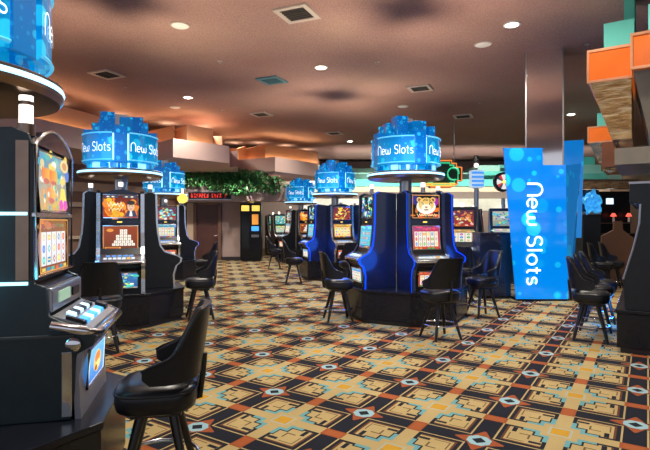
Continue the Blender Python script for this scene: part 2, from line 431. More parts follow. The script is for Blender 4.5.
def vent(px, py, w, lb, blue=False):
    x, y = on_ceil(px, py)
    t = thing('ceiling_vent', lb, 'vent', (x, y, CEIL), R(-24), 'ceiling air vents')
    h = w/2; b = MB()
    for x0, x1, y0, y1 in ((-h, h, -h, -h*.72), (-h, h, h*.72, h), (-h, -h*.72, -h*.72, h*.72), (h*.72, h, -h*.72, h*.72)): b.box(x0, x1, y0, y1, -.03, 0)
    b.build('frame', M['ventblue'] if blue else M['vent'], t)
    MB().box(-h*.72, h*.72, -h*.72, h*.72, -.006, 0).build('backing', M['ventblue'] if blue else M['dark'], t)
    b = MB()
    for k in range(6):
        y0 = -h*.66 + k*h*.25
        b.box(-h*.72, h*.72, y0, y0 + .02, -.028, -.01)
    b.build('louvre', M['ventblue'] if blue else M['dark'], t)
vent(297, 13, .62, 'square white ceiling vent, the nearest one at the top of the view')
vent(107, 74, .62, 'square brownish ceiling vent above the left sign')
vent(420, 88, .6, 'square ceiling vent above and right of the middle sign')
vent(272, 80, .6, 'square blue tinted ceiling panel over the middle aisle', True)
vent(261, 114, .6, 'small far ceiling vent above the planter soffit')
vent(334, 133, .6, 'farthest ceiling vent, above the small middle sign')
vent(463, 116, .6, 'ceiling vent left of the mirrored pillar')
sp = None
for px, py, lb in ((220, 61, 'between the left vent and the blue panel'), (587, 44, 'left of the amber lit corbel'), (126, 87, 'beside the left ceiling vent'), (222, 110, 'near the far left downlight'), (377, 62, 'over the middle blue sign'), (480, 103, 'left of the mirrored pillar')):
    x, y = on_ceil(px, py); lab = 'tiny ceiling sprinkler head ' + lb
    if sp is None:
        sp = thing('ceiling_sprinkler', lab, 'sprinkler', (x, y, CEIL), 0, 'sprinkler heads')
        MB().cyl(0, 0, -.015, 0, .05, 16).build('plate', M['vent'], sp); MB().cyl(0, 0, -.06, -.015, .016, 10, .012).build('head', M['steel'], sp)
    else: dup(sp, (x, y, CEIL), 0, lab, 'sprinkler heads')

# ------------------------------------------------------------------ monoline lettering
def arc(cx, cy, rx, ry, a0, a1, n=12): return [(cx + rx*math.cos(R(a0 + (a1-a0)*i/n)), cy + ry*math.sin(R(a0 + (a1-a0)*i/n))) for i in range(n + 1)]
GL = {
 'N': (.72, [[(.05, 0), (.05, .62)] + arc(.36, .62, .31, .36, 180, 0) + [(.67, 0)]]),
 'e': (.56, [[(.04, .33), (.50, .33)] + arc(.27, .32, .24, .31, 5, 315, 18)]),
 'w': (.78, [[(.03, .62), (.03, .25)] + arc(.21, .22, .18, .21, 180, 360) + [(.39, .5)], [(.39, .5), (.39, .25)] + arc(.57, .22, .18, .21, 180, 360) + [(.75, .62)]]),
 'S': (.60, [arc(.29, .73, .23, .24, 25, 235, 14) + arc(.29, .25, .25, .245, 70, -155, 14)]),
 'l': (.16, [[(.07, 0), (.07, .98)]]),
 'o': (.62, [arc(.31, .31, .26, .31, 0, 360, 24)]),
 't': (.40, [[(.16, .88), (.16, .16)] + arc(.27, .15, .11, .15, 180, 290, 6), [(.0, .62), (.34, .62)]]),
 's': (.46, [arc(.22, .46, .17, .155, 25, 240, 10) + arc(.22, .155, .18, .155, 75, -150, 10)]),
 ' ': (.36, []),
}
def lettering(word, h, stroke=.075):
    """flat ribbons in a plane, origin at the left baseline; returns (list of quads, width)"""
    polys = []; x = 0
    for ch in word:
        adv, strokes = GL[ch]
        for st in strokes:
            P = [Vector(((x + u)*h, v*h)) for u, v in st]
            n = len(P); L = []; Rr = []
            for i in range(n):
                t = (P[min(i+1, n-1)] - P[max(i-1, 0)]).normalized(); q = Vector((-t.y, t.x))*stroke*h*.5
                L.append(P[i] + q); Rr.append(P[i] - q)
            for i in range(n - 1):
                # subdivide long straights so they can bend round a drum
                polys.append((L[i], Rr[i], Rr[i+1], L[i+1]))
        x += adv + .10
    return polys, (x - .10)*h

# ------------------------------------------------------------------ sign topper
TOP = None
def make_topper():
    t = thing('sign_topper', '', 'lit sign', (0, 0, .51))
    Z = -.51
    MB().lathe([(.10, 0), (.10, 1.72), (.17, 1.74), (.17, 1.78)], 24).build('pole', M['steel'], t, smooth=40)
    # canopy disc
    MB().lathe([(.001, 2.26+Z), (.52, 2.235+Z), (.61, 2.25+Z), (.632, 2.28+Z), (.632, 2.30+Z)], 64).build('canopy_underside', M['bronze'], t, smooth=35)
    MB().lathe([(.630, 2.296+Z), (.638, 2.315+Z), (.630, 2.334+Z)], 64).build('canopy_light_band', M['ringlite'], t, smooth=60)
    MB().lathe([(.632, 2.33+Z), (.632, 2.345+Z), (.60, 2.36+Z), (.001, 2.38+Z)], 64).build('canopy_lid', M['bronze'], t, smooth=35)
    # lower blocks
    for k in range(20):
        a = 2*PI*k/20 + .1; Mx = Matrix.Rotation(a, 4, 'Z')
        MB().box(-.05, .05, -.53, -.44, 2.38+Z, 2.45+Z, Mx).build('ring_block', M['paleblock'] if k % 5 == 2 else M['signdk'] if k % 2 else M['sign'], t)
    MB().lathe([(.50, 2.45+Z), (.57, 2.46+Z), (.57, 2.485+Z), (.50, 2.49+Z)], 48).build('lower_ring', M['sign'], t, smooth=35)
    # four printed panels bowed outward, centred between the machines
    for k in range(4):
        ac = R(-90 + 45 + 90*k); span = R(65)
        b = MB(); n = 16; vs = []; fs = []
        for i in range(n + 1):
            a = ac - span/2 + span*i/n
            for r, z in ((.600, 2.485), (.600, 2.89), (.56, 2.89), (.56, 2.485)): vs.append((r*math.cos(a), r*math.sin(a), z+Z))
        for i in range(n):
            for j in range(4): fs.append((i*4+j, i*4+(j+1) % 4, (i+1)*4+(j+1) % 4, (i+1)*4+j))
        fs += [(0,1,2,3), (n*4+3, n*4+2, n*4+1, n*4)]
        b.add(vs, fs); p = b.build('sign_panel', M['sign'], t)
        for z in (2.485, 2.89):
            e = MB(); e.tube([(.604*math.cos(ac - span/2 + span*i/n), .604*math.sin(ac - span/2 + span*i/n), z+Z) for i in range(n + 1)], .011, 6)
            e.build('panel_edge', M['signedge'], p)
        polys, wd = lettering('New Slots', .14, .07)
        q = MB()
        for quad in polys:
            A, B_, C_, D_ = quad; m = max(1, int(max((D_ - A).length, (C_ - B_).length)/.03))
            for i in range(m):
                f0, f1 = i/m, (i+1)/m
                pts = [A.lerp(D_, f0), B_.lerp(C_, f0), B_.lerp(C_, f1), A.lerp(D_, f1)]
                q.add([(.608*math.cos(ac + (v.x - wd/2)*.86/.608), .608*math.sin(ac + (v.x - wd/2)*.86/.608), 2.615 + v.y + Z) for v in pts], [(0, 1, 2, 3)])
        q.flat_art = True
        q.build('lettering', M['letter'], p)
        # square column between the panels
        ad = R(-90 + 90*k)
        Mx = Matrix.Rotation(ad + PI/2, 4, 'Z')
        MB().box(-.10, .10, -.575, -.44, 2.45+Z, 2.99+Z, Mx).build('sign_column', M['signdk'], t, bevel=.01)
    MB().lathe([(.54, 2.89+Z), (.56, 2.90+Z), (.54, 2.92+Z), (.001, 2.92+Z)], 48).build('top_ring', M['sign'], t, smooth=35)
    MB().lathe([(.525, 2.46+Z), (.525, 2.90+Z)], 40).build('inner_light_drum', M['ringlite'], t, smooth=40)
    # cluster of square towers
    rr = random.Random(3)
    for k, (x, y, w, z) in enumerate(((-.2, -.18, .22, 3.40), (.08, -.22, .20, 3.33), (.25, -.02, .2, 3.38), (.0, .08, .24, 3.42), (-.26, .12, .18, 3.34), (.14, .26, .2, 3.30), (-.1, .3, .16, 3.27),
                                      (-.38, -.1, .10, 3.24), (.36, -.24, .12, 3.26), (.40, .15, .09, 3.30), (-.3, -.33, .08, 3.22), (-.05, -.42, .10, 3.18), (.1, .45, .1, 3.2), (-.42, .12, .07, 3.28))):
        MB().box(x - w/2, x + w/2, y - w/2, y + w/2, 2.91+Z, z-.15+Z).build('tower_block', (M['steel'] if k in (3, 5) else M['sign'] if k % 2 else M['signdk']), t, bevel=.008)
    for o in list(t.children) + [g for c in t.children for g in c.children]:
        if not o.name.startswith(('pole', 'canopy')):
            for v in o.data.vertices: v.co.x *= .94; v.co.y *= .94
    return t

# ------------------------------------------------------------------ screen art
class Art(MB):
    def __init__(s, p0, p1, w):      # p0/p1: (y,z) of bottom / top, w: half width
        super().__init__(); s.p0, s.p1, s.w = p0, p1, w; s.k = 0; s.flat_art = True
        dy, dz = p1[0]-p0[0], p1[1]-p0[1]; L = math.hypot(dy, dz); s.n = (-dz/L, dy/L)
        s.asp = L/(2*w)
    def pt(s, u, v):
        o = .002 + .00035*s.k
        return ((u*2 - 1)*s.w, s.p0[0] + (s.p1[0]-s.p0[0])*v + s.n[0]*o, s.p0[1] + (s.p1[1]-s.p0[1])*v + s.n[1]*o)
    def poly(s, pts, col): s.col = col; s.add([s.pt(*p) for p in pts], [tuple(range(len(pts)))]); s.k += 1
    def rect(s, u0, v0, u1, v1, col): s.poly([(u0,v0),(u1,v0),(u1,v1),(u0,v1)], col)
    def grad(s, u0, v0, u1, v1, c0, c1, n=8):
        k = s.k
        for i in range(n):
            f = i/(n-1); s.k = k; s.rect(u0, v0 + (v1-v0)*i/n, u1, v0 + (v1-v0)*(i+1)/n, tuple(a + (b-a)*f for a, b in zip(c0, c1)))
    def ell(s, u, v, ru, rv, col, n=14, rot=0):
        s.poly([(u + ru*math.cos(2*PI*i/n)*math.cos(rot) - rv*math.sin(2*PI*i/n)*math.sin(rot), v + (ru*math.cos(2*PI*i/n)*math.sin(rot) + rv*math.sin(2*PI*i/n)*math.cos(rot))) for i in range(n)], col)
    def squig(s, u0, u1, v, h, col, wd=.02, n=40, seed=1):
        r = random.Random(seed); ph = r.random()*6; P = [(u0 + (u1-u0)*i/n, v + h*math.sin(ph + i*1.15)*(.6 + .4*math.sin(i*.37))) for i in range(n+1)]
        k = s.k
        for i in range(n): s.k = k; s.poly([(P[i][0], P[i][1]-wd), (P[i+1][0], P[i+1][1]-wd), (P[i+1][0], P[i+1][1]+wd), (P[i][0], P[i][1]+wd)], col)

def art_reels(A, seed, bg, hd, cols=5, rows=3, cell=(.85,.80,.66), pal=None):
    r = random.Random(seed); pal = pal or [(.7,.05,.03), (.05,.25,.6), (.8,.5,.05), (.1,.4,.1), (.45,.08,.4), (.8,.3,.05)]
    A.grad(0, 0, 1, 1, bg, hd)
    for i in range(16): A.ell(r.random(), .84 + r.random()*.12, .04 + r.random()*.06, .03 + r.random()*.03, tuple(min(1, c*r.uniform(.5, 2.2) + .04) for c in hd), 8)
    k0 = A.k
    for i in range(cols):
        u0 = .06 + .88*i/cols; u1 = u0 + .88/cols - .02
        A.k = k0; A.rect(u0, .13, u1, .76, cell)
        k1 = A.k
        for j in range(rows):
            A.k = k1; um = (u0+u1)/2; vm = .13 + .63*(j+.5)/rows; c = r.choice(pal); q = r.random()
            if q < .4: A.ell(um, vm, .055*4/cols, .075, c); A.ell(um, vm, .03, .04, tuple(min(1, x*1.6 + .1) for x in c))
            elif q < .7: A.poly([(um, vm-.08), (um+.06*4/cols, vm), (um, vm+.08), (um-.06*4/cols, vm)], c); A.ell(um, vm, .02, .03, (.9,.85,.6))
            else: A.rect(um-.05, vm-.05, um+.05, vm+.05, c); A.rect(um-.035, vm-.015, um+.035, vm+.015, (.95,.8,.3))
    A.k = k0 + 6
    for i in range(6): A.rect(.07 + i*.15, .03, .07 + i*.15 + .11, .09, tuple(r.choice(pal)))
def art_picture(A, seed, c0, c1, pal, n=46, sz=.12):
    r = random.Random(seed); A.grad(0, 0, 1, 1, c0, c1)
    for i in range(n): A.ell(r.uniform(.06, .94), r.uniform(.06, .94), r.uniform(.3, 1)*sz*.7, r.uniform(.3, 1)*sz, tuple(min(1, x*r.uniform(.6, 1.3)) for x in r.choice(pal)), 10, r.random()*3)
def art_frame(A, col, w=.03):
    for q in ((0,0,1,w), (0,1-w,1,1), (0,0,w*.8,1), (1-w*.8,0,1,1)): A.rect(*q, col)
def art_cat(A):
    A.grad(0, 0, 1, 1, (.75,.07,.02), (.30,.01,.03)); r = random.Random(2)
    for i in range(22): A.ell(r.random(), r.random()*.45, r.uniform(.05,.14), r.uniform(.03,.1), (r.uniform(.5,.95), r.uniform(.03,.2), .01), 9)
    A.ell(.88, .72, .10, .18, (.35,.02,.35)); A.ell(.12, .78, .14, .2, (.02,.02,.2))
    A.ell(.52, .50, .36, .33, (.92,.90,.82)); 
    for u in (.27, .77): A.ell(u, .80, .10, .12, (.80,.50,.13)); A.ell(u, .79, .055, .07, (.25,.08,.03))
    A.ell(.52, .60, .29, .30, (.82,.53,.14)); A.ell(.52, .44, .19, .17, (.95,.86,.66))
    for u in (.40, .64): A.ell(u, .62, .055, .045, (.95,.9,.5)); A.ell(u, .62, .025, .04, (.02,.03,.02))
    A.poly([(.45,.50),(.59,.50),(.52,.43)], (.25,.06,.04)); A.ell(.52, .36, .09, .025, (.2,.03,.02))
    for i in range(26):
        a = r.uniform(.2, PI-.2); q = r.uniform(.16, .27); A.ell(.52 + q*math.cos(a), .60 + q*math.sin(a)*1.0, .018, .022, (.16,.07,.02), 7)
    A.squig(.16, .9, .13, .06, (.98,.85,.45), .022, 44)
    art_frame(A, (.9,.35,.05), .02)
def art_man(A):
    A.grad(0, 0, 1, 1, (.55,.05,.01), (.10,.01,.0)); r = random.Random(7)
    for i in range(36): A.ell(r.uniform(.03,.97), r.uniform(.05,.85), r.uniform(.03,.10), r.uniform(.08,.2), (r.uniform(.7,1), r.uniform(.15,.5), .02), 9, r.uniform(-.5,.5))
    A.rect(.05, .86, .42, .97, (.05,.06,.12)); A.rect(.56, .86, .95, .97, (.05,.06,.12))
    for u in (.14, .28, .66, .82): A.ell(u, .915, .045, .03, (.9,.8,.5))
    A.squig(.12, .58, .58, .10, (1,.88,.55), .035, 26, 3); A.squig(.16, .55, .38, .08, (1,.8,.35), .03, 22, 5)
    A.poly([(.60,.05),(.98,.05),(.90,.33),(.70,.33)], (.05,.05,.10)); A.poly([(.74,.08),(.84,.08),(.81,.32),(.77,.32)], (.9,.9,.92))
    A.ell(.79, .50, .105, .21, (.80,.50,.33)); A.ell(.79, .66, .12, .10, (.03,.02,.02)); 
    for u in (.75, .83): A.ell(u, .52, .018, .018, (.03,.02,.02))
    A.ell(.79, .39, .04, .015, (.4,.08,.06))
def art_pyramid(A):
    A.grad(0, 0, 1, 1, (.16,.035,.01), (.30,.05,.01)); art_frame(A, (.75,.25,.04), .035)
    k = A.k
    for j in range(6):
        n = 7 - j if j < 6 else 1; n = [6, 5, 4, 4, 2, 2][j]; w = .11
        u = .95 - n*w - (.0)
        u = .58 - n*w/2
        for i in range(n):
            A.k = k; A.rect(u + i*w + .008, .18 + j*.115, u + (i+1)*w - .008, .18 + j*.115 + .10, (.96,.93,.82)); A.rect(u + i*w + .035, .21 + j*.115, u + (i+1)*w - .04, .21 + j*.115 + .035, (.55,.33,.12))
    A.rect(.06, .05, .5, .13, (.85,.42,.06)); A.rect(.08, .07, .46, .11, (.35,.02,.01)); A.ell(.2, .82, .1, .07, (.8,.3,.05))
def art_house(A):     # warm picture of people in a sunny street, loosely drawn
    r = random.Random(11); A.grad(0, 0, 1, 1, (.55,.35,.10), (.10,.30,.45))
    for i in range(30): A.ell(r.random(), r.uniform(.5, 1), r.uniform(.05,.12), r.uniform(.04,.09), r.choice([(.05,.35,.5), (.1,.45,.4), (.7,.6,.3), (.75,.75,.7), (.85,.6,.12)]), 9)
    for u, v, s in ((.18, .62, 1), (.42, .60, 1.1), (.32, .30, 1.05)):
        for q in range(5): A.ell(u + (q-2)*.05, v, .035*s, .11*s, (.80, .20 + .06*q, .05)); 
        A.ell(u, v - .12, .1, .05, (.6,.12,.05))
    A.ell(.72, .50, .055, .055, (.85,.58,.38)); A.ell(.72, .55, .075, .06, (.85,.65,.15)); A.poly([(.58,.08),(.92,.08),(.80,.43),(.66,.43)], (.85,.70,.08))
    A.ell(.66, .12, .08, .10, (.75,.05,.45)); A.ell(.82, .12, .08, .10, (.75,.05,.45)); A.ell(.9, .68, .09, .12, (.1,.2,.6)); A.ell(.80, .84, .16, .12, (.80,.62,.30)); A.ell(.8,.84,.09,.07,(.6,.3,.1))
    for i in range(14): A.ell(r.uniform(.02,.5), r.uniform(.05,.45), .03, .05, r.choice([(.1,.35,.5), (.85,.8,.6), (.2,.5,.2), (.8,.35,.1)]), 8)

# ------------------------------------------------------------------ slot machine
PROFM = [(.315, 0), (.315, 1.49), (.62, 1.52), (.70, 1.48), (.705, 1.05), (.715, .88), (.74, .66), (.79, .56), (.92, .49), (.955, .455), (.95, .40), (.89, .34), (.86, .20), (.865, 0)]
PROF = [(.34, 0), (.34, 1.49), (.47, 1.51), (.525, 1.47), (.535, 1.05), (.55, .88), (.59, .66), (.66, .56), (.86, .49), (.905, .455), (.90, .40), (.83, .34), (.79, .20), (.80, 0)]
R0 = .55                                  # machine root sits this far out from the centre of its bank
def yz(p): return (-(p[0] - R0), p[1])
def inset(prof, d):                        # pull the front line back
    return [(r - d if i >= 2 else r, z - (d if i in (1, 2, 3) else 0)) for i, (r, z) in enumerate(prof)]
def make_machine(label, led, body, upper, lower, belly, prof=PROF, group=None, arch=False, w=.33):
    wide = prof is PROFM
    def rr(p):                                 # a point given on the slim profile moved to this one
        if not wide: return p
        r, z = p
        return (r + (.165 if z > .8 else .15 - .0*z if z > .6 else .06 if z < .46 else .075), z)
    t = thing('slot_machine', label, 'slot machine', (0, 0, 0), 0, group)
    MB().extr([yz(p) for p in inset(prof, .025)], -w + .045, w - .045).build('cabinet', M['black'], t)
    for s in (-1, 1):
        x0, x1 = (w - .05)*s, w*s
        sp_ = MB().extr([yz(p) for p in prof], min(x0, x1), max(x0, x1)).build('side_panel', body, t, bevel=.006)
        pts = []
        fr = prof[2:]
        e = MB()
        vs = []
        for r, z in fr:
            y, z = yz((r, z)); vs += [(x0, y - .006, z), (x1 + .004*s, y - .006, z), (x1 + .004*s, y + (.006 if wide else .022), z)]
        fs = []
        for i in range(len(fr) - 1):
            for j in range(2): fs.append((i*3+j, i*3+j+1, (i+1)*3+j+1, (i+1)*3+j))
        e.add(vs, fs); e.build('light_strip', led, sp_)
        if wide:
            e = MB(); q = [(r - .035, z) for r, z in fr]; vs = []
            for (r, z), (r2, z2) in zip(fr, q): vs += [((w + .003)*s, *yz((r - .008, z))), ((w + .003)*s, *yz((r2, z2)))]
            e.add(vs, [(i*2, i*2+1, i*2+3, i*2+2) for i in range(len(fr) - 1)]); e.build('edge_glow', M['bluedeep'], sp_)
    def screen(name, q0, q1, fn, hw):
        a0, a1 = yz(rr(q0)), yz(rr(q1))
        b = MB(); dy, dz = a1[0]-a0[0], a1[1]-a0[1]; L = math.hypot(dy, dz); n = (-dz/L, dy/L)
        loop = [(-hw, *a0), (hw, *a0), (hw, *a1), (-hw, *a1)]
        A = Art(a0, a1, hw); fn(A); o = A.build(name, M['screen'], t)
        # the glass body behind the picture
        b.tube(loop, .013, 6, True); b.build('screen_bezel', M['chrome'], o)
        return o
    screen('upper_screen', (.512, 1.10), (.508, 1.45), upper, w - .085)
    screen('lower_screen', (.575, .62), (.528, .98), lower, w - .085)
    # dark divider with bill slot
    d = MB().box(-w + .06, w - .06, yz(rr((.53, 1.0)))[0], yz(rr((.50, 1.0)))[0], 1.00, 1.08).build('divider_panel', M['navy'], t)
    MB().box(-.05, .02, yz(rr((.533, 1.0)))[0], yz(rr((.52, 1.0)))[0], 1.03, 1.05).build('lit_badge', M['yellow'], d); 
    # button deck
    a0, a1 = yz(rr((.645, .562))), yz(rr((.855, .49)))
    dk = MB(); dk.add([(-w+.05, a0[0], a0[1]), (w-.05, a0[0], a0[1]), (w-.05, a1[0], a1[1]), (-w+.05, a1[0], a1[1]), (-w+.05, a0[0], a0[1]-.04), (w-.05, a0[0], a0[1]-.04), (w-.05, a1[0], a1[1]-.04), (-w+.05, a1[0], a1[1]-.04)], [(0,1,2,3), (4,7,6,5), (0,4,5,1), (1,5,6,2), (2,6,7,3), (3,7,4,0)])
    dko = dk.build('button_deck', M['steel'], t)
    A = Art(a1, a0, w - .07)
    for i in range(7):
        A.k = 8; A.rect(.06 + i*.12, .12, .06 + i*.12 + .09, .40, (.75,.85,.95) if i != 5 else (.9,.5,.1)); A.k = 8
        if i < 5: A.rect(.12 + i*.15, .55, .12 + i*.15 + .11, .80, (.10,.35,.85))
    A.build('deck_buttons', M['screen'], dko)
    nose = MB().tube([(-w + .02, *yz(rr((.895, .455)))), (w - .02, *yz(rr((.895, .455))))], .022, 10).build('deck_rail', M['chrome'], t, smooth=40)
    screen('belly_screen', (.795, .08), (.812, .30), belly, w - .10)
    if arch:
        b = MB(); n = 14; pl = [(-w + .05 + (2*w - .1)*i/n, 1.455 + .075*math.sin(PI*i/n)) for i in range(n + 1)]
        y0, y1 = yz(rr((.52, 1.4)))[0], yz(rr((.40, 1.4)))[0]
        vs = [(x, y0, z) for x, z in pl] + [(x, y1, z) for x, z in pl]
        b.add(vs, [tuple(range(n+1)), tuple(range(n+1, 2*n+2))[::-1]] + [(i, n+1+i, n+2+i, i+1) for i in range(n)] + [(0, n, 2*n+1, n+1)])
        b.build('top_arch', M['navy'], t)
    cd = MB().cyl(0, yz(rr((.44, 1.4)))[0], 1.50, 1.58, .035, 14).build('candle_lamp', M['steel'], t)
    MB().cyl(0, yz(rr((.44, 1.4)))[0], 1.58, 1.645, .033, 14).build('lamp_lens', M['candle'], cd)
    return t
def place_on_bank(c, ang, src, label, group=None):
    n = (math.sin(R(ang)), -math.cos(R(ang)))
    return dup(src, (c[0] + n[0]*R0, c[1] + n[1]*R0, .51), R(ang), label, group)
def mv_on_bank(o, c, ang):
    n = (math.sin(R(ang)), -math.cos(R(ang))); o.location = (c[0] + n[0]*R0, c[1] + n[1]*R0, .51); o.rotation_euler = (0, 0, R(ang)); return o

def octagon(c, ap, ang, k=1.0, shape=.5):
    P = []
    for i in range(8):
        a = R(ang + 22.5 + 45*i) - PI/2; r = ap/math.cos(PI/8)*k; P.append((c[0] + r*math.cos(a), c[1] + r*math.sin(a)))
    return P
def platform(c, ang, label, ap=.93):
    t = thing('machine_platform', label, 'platform', (c[0], c[1], 0), R(ang), 'raised bases under the machine banks')
    MB().prism(octagon((0, 0), ap - .04, 0), 0, .06).build('toe_kick', M['base'], t)
    MB().prism(octagon((0, 0), ap, 0), .06, .47).build('base_panel', M['plat'], t, bevel=.006)
    MB().prism(octagon((0, 0), ap + .012, 0), .47, .51).build('top_slab', M['plat'], t, bevel=.006)
    return t

BK = {'A': ((-2.16, 2.75), 13), 'B': ((wx(121, 7.95), 7.95), 22), 'C': ((wx(164, 13.9), 13.9), 24), 'M': ((1.34, 8.25), 17), 'D': ((wx(335, 13.9), 13.9), 20), 'E': ((wx(301, 19.5), 19.5), 24)}
topnames = {'A': 'nearest blue New Slots sign topper, cut off at the upper left edge', 'B': 'blue New Slots sign topper over the left bank, second from the left edge', 'C': 'small blue New Slots sign topper partly hidden behind the left one',
            'M': 'blue New Slots sign topper over the large middle bank', 'D': 'blue New Slots sign topper of the bank behind, just left of the middle one', 'E': 'farthest blue New Slots sign topper beside the planter soffit'}
platnames = {'A': 'black base under the nearest slot machine at the lower left', 'B': 'black base of the left bank beside the leather stools', 'C': 'black base of the far bank behind the left bank',
             'M': 'black octagonal base under the large middle bank', 'D': 'black base of the bank behind and left of the middle bank', 'E': 'black base of the farthest small bank near the planter wall'}
TOP = make_topper()
for i, (k, (c, ang)) in enumerate(BK.items()):
    platform(c, ang, platnames[k])
    if i == 0: o = TOP; o.location = (c[0], c[1], .51); o.rotation_euler = (0, 0, R(-7)); o['label'] = topnames[k]; o['group'] = 'New Slots sign toppers'
    else: o = dup(TOP, (c[0], c[1], .51), R(ang), topnames[k], 'New Slots sign toppers')

warm = [(.8,.1,.03), (.9,.45,.06), (.95,.8,.4), (.3,.02,.02), (.9,.85,.7), (.6,.25,.05)]
cool = [(.05,.4,.6), (.1,.6,.6), (.8,.9,.9), (.05,.15,.5), (.3,.7,.4), (.9,.7,.2)]
U = lambda s, p=warm, c0=(.4,.04,.02), c1=(.1,.02,.05): (lambda A: art_picture(A, s, c0, c1, p))
L = lambda s, bg=(.35,.04,.01), hd=(.5,.08,.02), **k: (lambda A: art_reels(A, s, bg, hd, **k))
mach = {}
G = 'slot machines on the blue-signed banks'
# middle bank
mach['cat'] = make_machine('slot machine on the middle bank with spotted cat face on red screen', M['blueled'], M['navy'], art_cat, L(4, (.55,.06,.02), (.45,.03,.12), cols=6, rows=3), L(9), group=G, prof=PROFM, w=.315)
mv_on_bank(mach['cat'], BK['M'][0], BK['M'][1])
mach['blue'] = make_machine('slot machine on the left side of the middle bank, icy blue screens seen edge on', M['blueled'], M['navy'], U(21, cool, (.1,.3,.4), (.5,.55,.6)), L(22, (.02,.25,.45), (.1,.5,.7), cell=(.15,.6,.75)), L(23, (.02,.2,.4), (.1,.3,.6)), group=G, prof=PROFM, w=.315)
mv_on_bank(mach['blue'], BK['M'][0], BK['M'][1] - 90)
mach['side'] = make_machine('slot machine on the right side of the middle bank, only its blue edge showing', M['blueled'], M['navy'], U(31), L(32, cols=3), L(33), group=G, prof=PROFM, w=.315)
mv_on_bank(mach['side'], BK['M'][0], BK['M'][1] + 90)
# left bank
mach['man'] = make_machine('slot machine facing the aisle on the left bank, man and pyramid on its screens', M['whiteled'], M['cab'], art_man, art_pyramid, U(42, cool, (.02,.1,.3), (.05,.2,.5)), group=G, arch=True)
mv_on_bank(mach['man'], BK['B'][0], BK['B'][1])
mach['prof'] = make_machine('slot machine in side profile at the right of the left bank, pale glowing front edge', M['whiteled'], M['cab'], U(51, cool), L(52, (.02,.1,.2), (.1,.3,.4)), L(53), group=G)
mv_on_bank(mach['prof'], BK['B'][0], BK['B'][1] + 90)
place_on_bank(BK['B'][0], BK['B'][1] - 90, mach['prof'], 'slot machine in side profile at the left of the left bank, facing away left', G)
# the far left bank
place_on_bank(BK['C'][0], BK['C'][1] + 90, mach['prof'], 'slot machine in side profile nearest the dark door, on the far left bank', G)
place_on_bank(BK['C'][0], BK['C'][1], mach['prof'], 'front slot machine on the far left bank, mostly behind the left bank', G)
# the bank behind the middle one
mach['gold'] = make_machine('slot machine with gold and yellow reels, facing front on the bank behind the middle', M['whiteled'], M['navy'], U(61, [(.95,.6,.05), (.9,.3,.03), (1,.85,.3), (.2,.02,.02)]), L(62, (.5,.25,.02), (.6,.3,.03), cell=(.95,.82,.4)), L(63), group=G, arch=True)
mv_on_bank(mach['gold'], BK['D'][0], BK['D'][1])
place_on_bank(BK['D'][0], BK['D'][1] - 90, mach['blue'], 'slot machine glowing blue on the left side of the bank behind the middle', G)
place_on_bank(BK['D'][0], BK['D'][1] + 90, mach['side'], 'slot machine on the hidden right side of the bank behind the middle', G)
place_on_bank(BK['E'][0], BK['E'][1], mach['man'], 'small distant slot machine facing front on the farthest bank', G)
place_on_bank(BK['E'][0], BK['E'][1] - 90, mach['prof'], 'small distant slot machine in dark profile at the left of the farthest bank', G)
place_on_bank(BK['E'][0], BK['E'][1] + 90, mach['prof'], 'small distant slot machine at the right of the farthest bank', G)

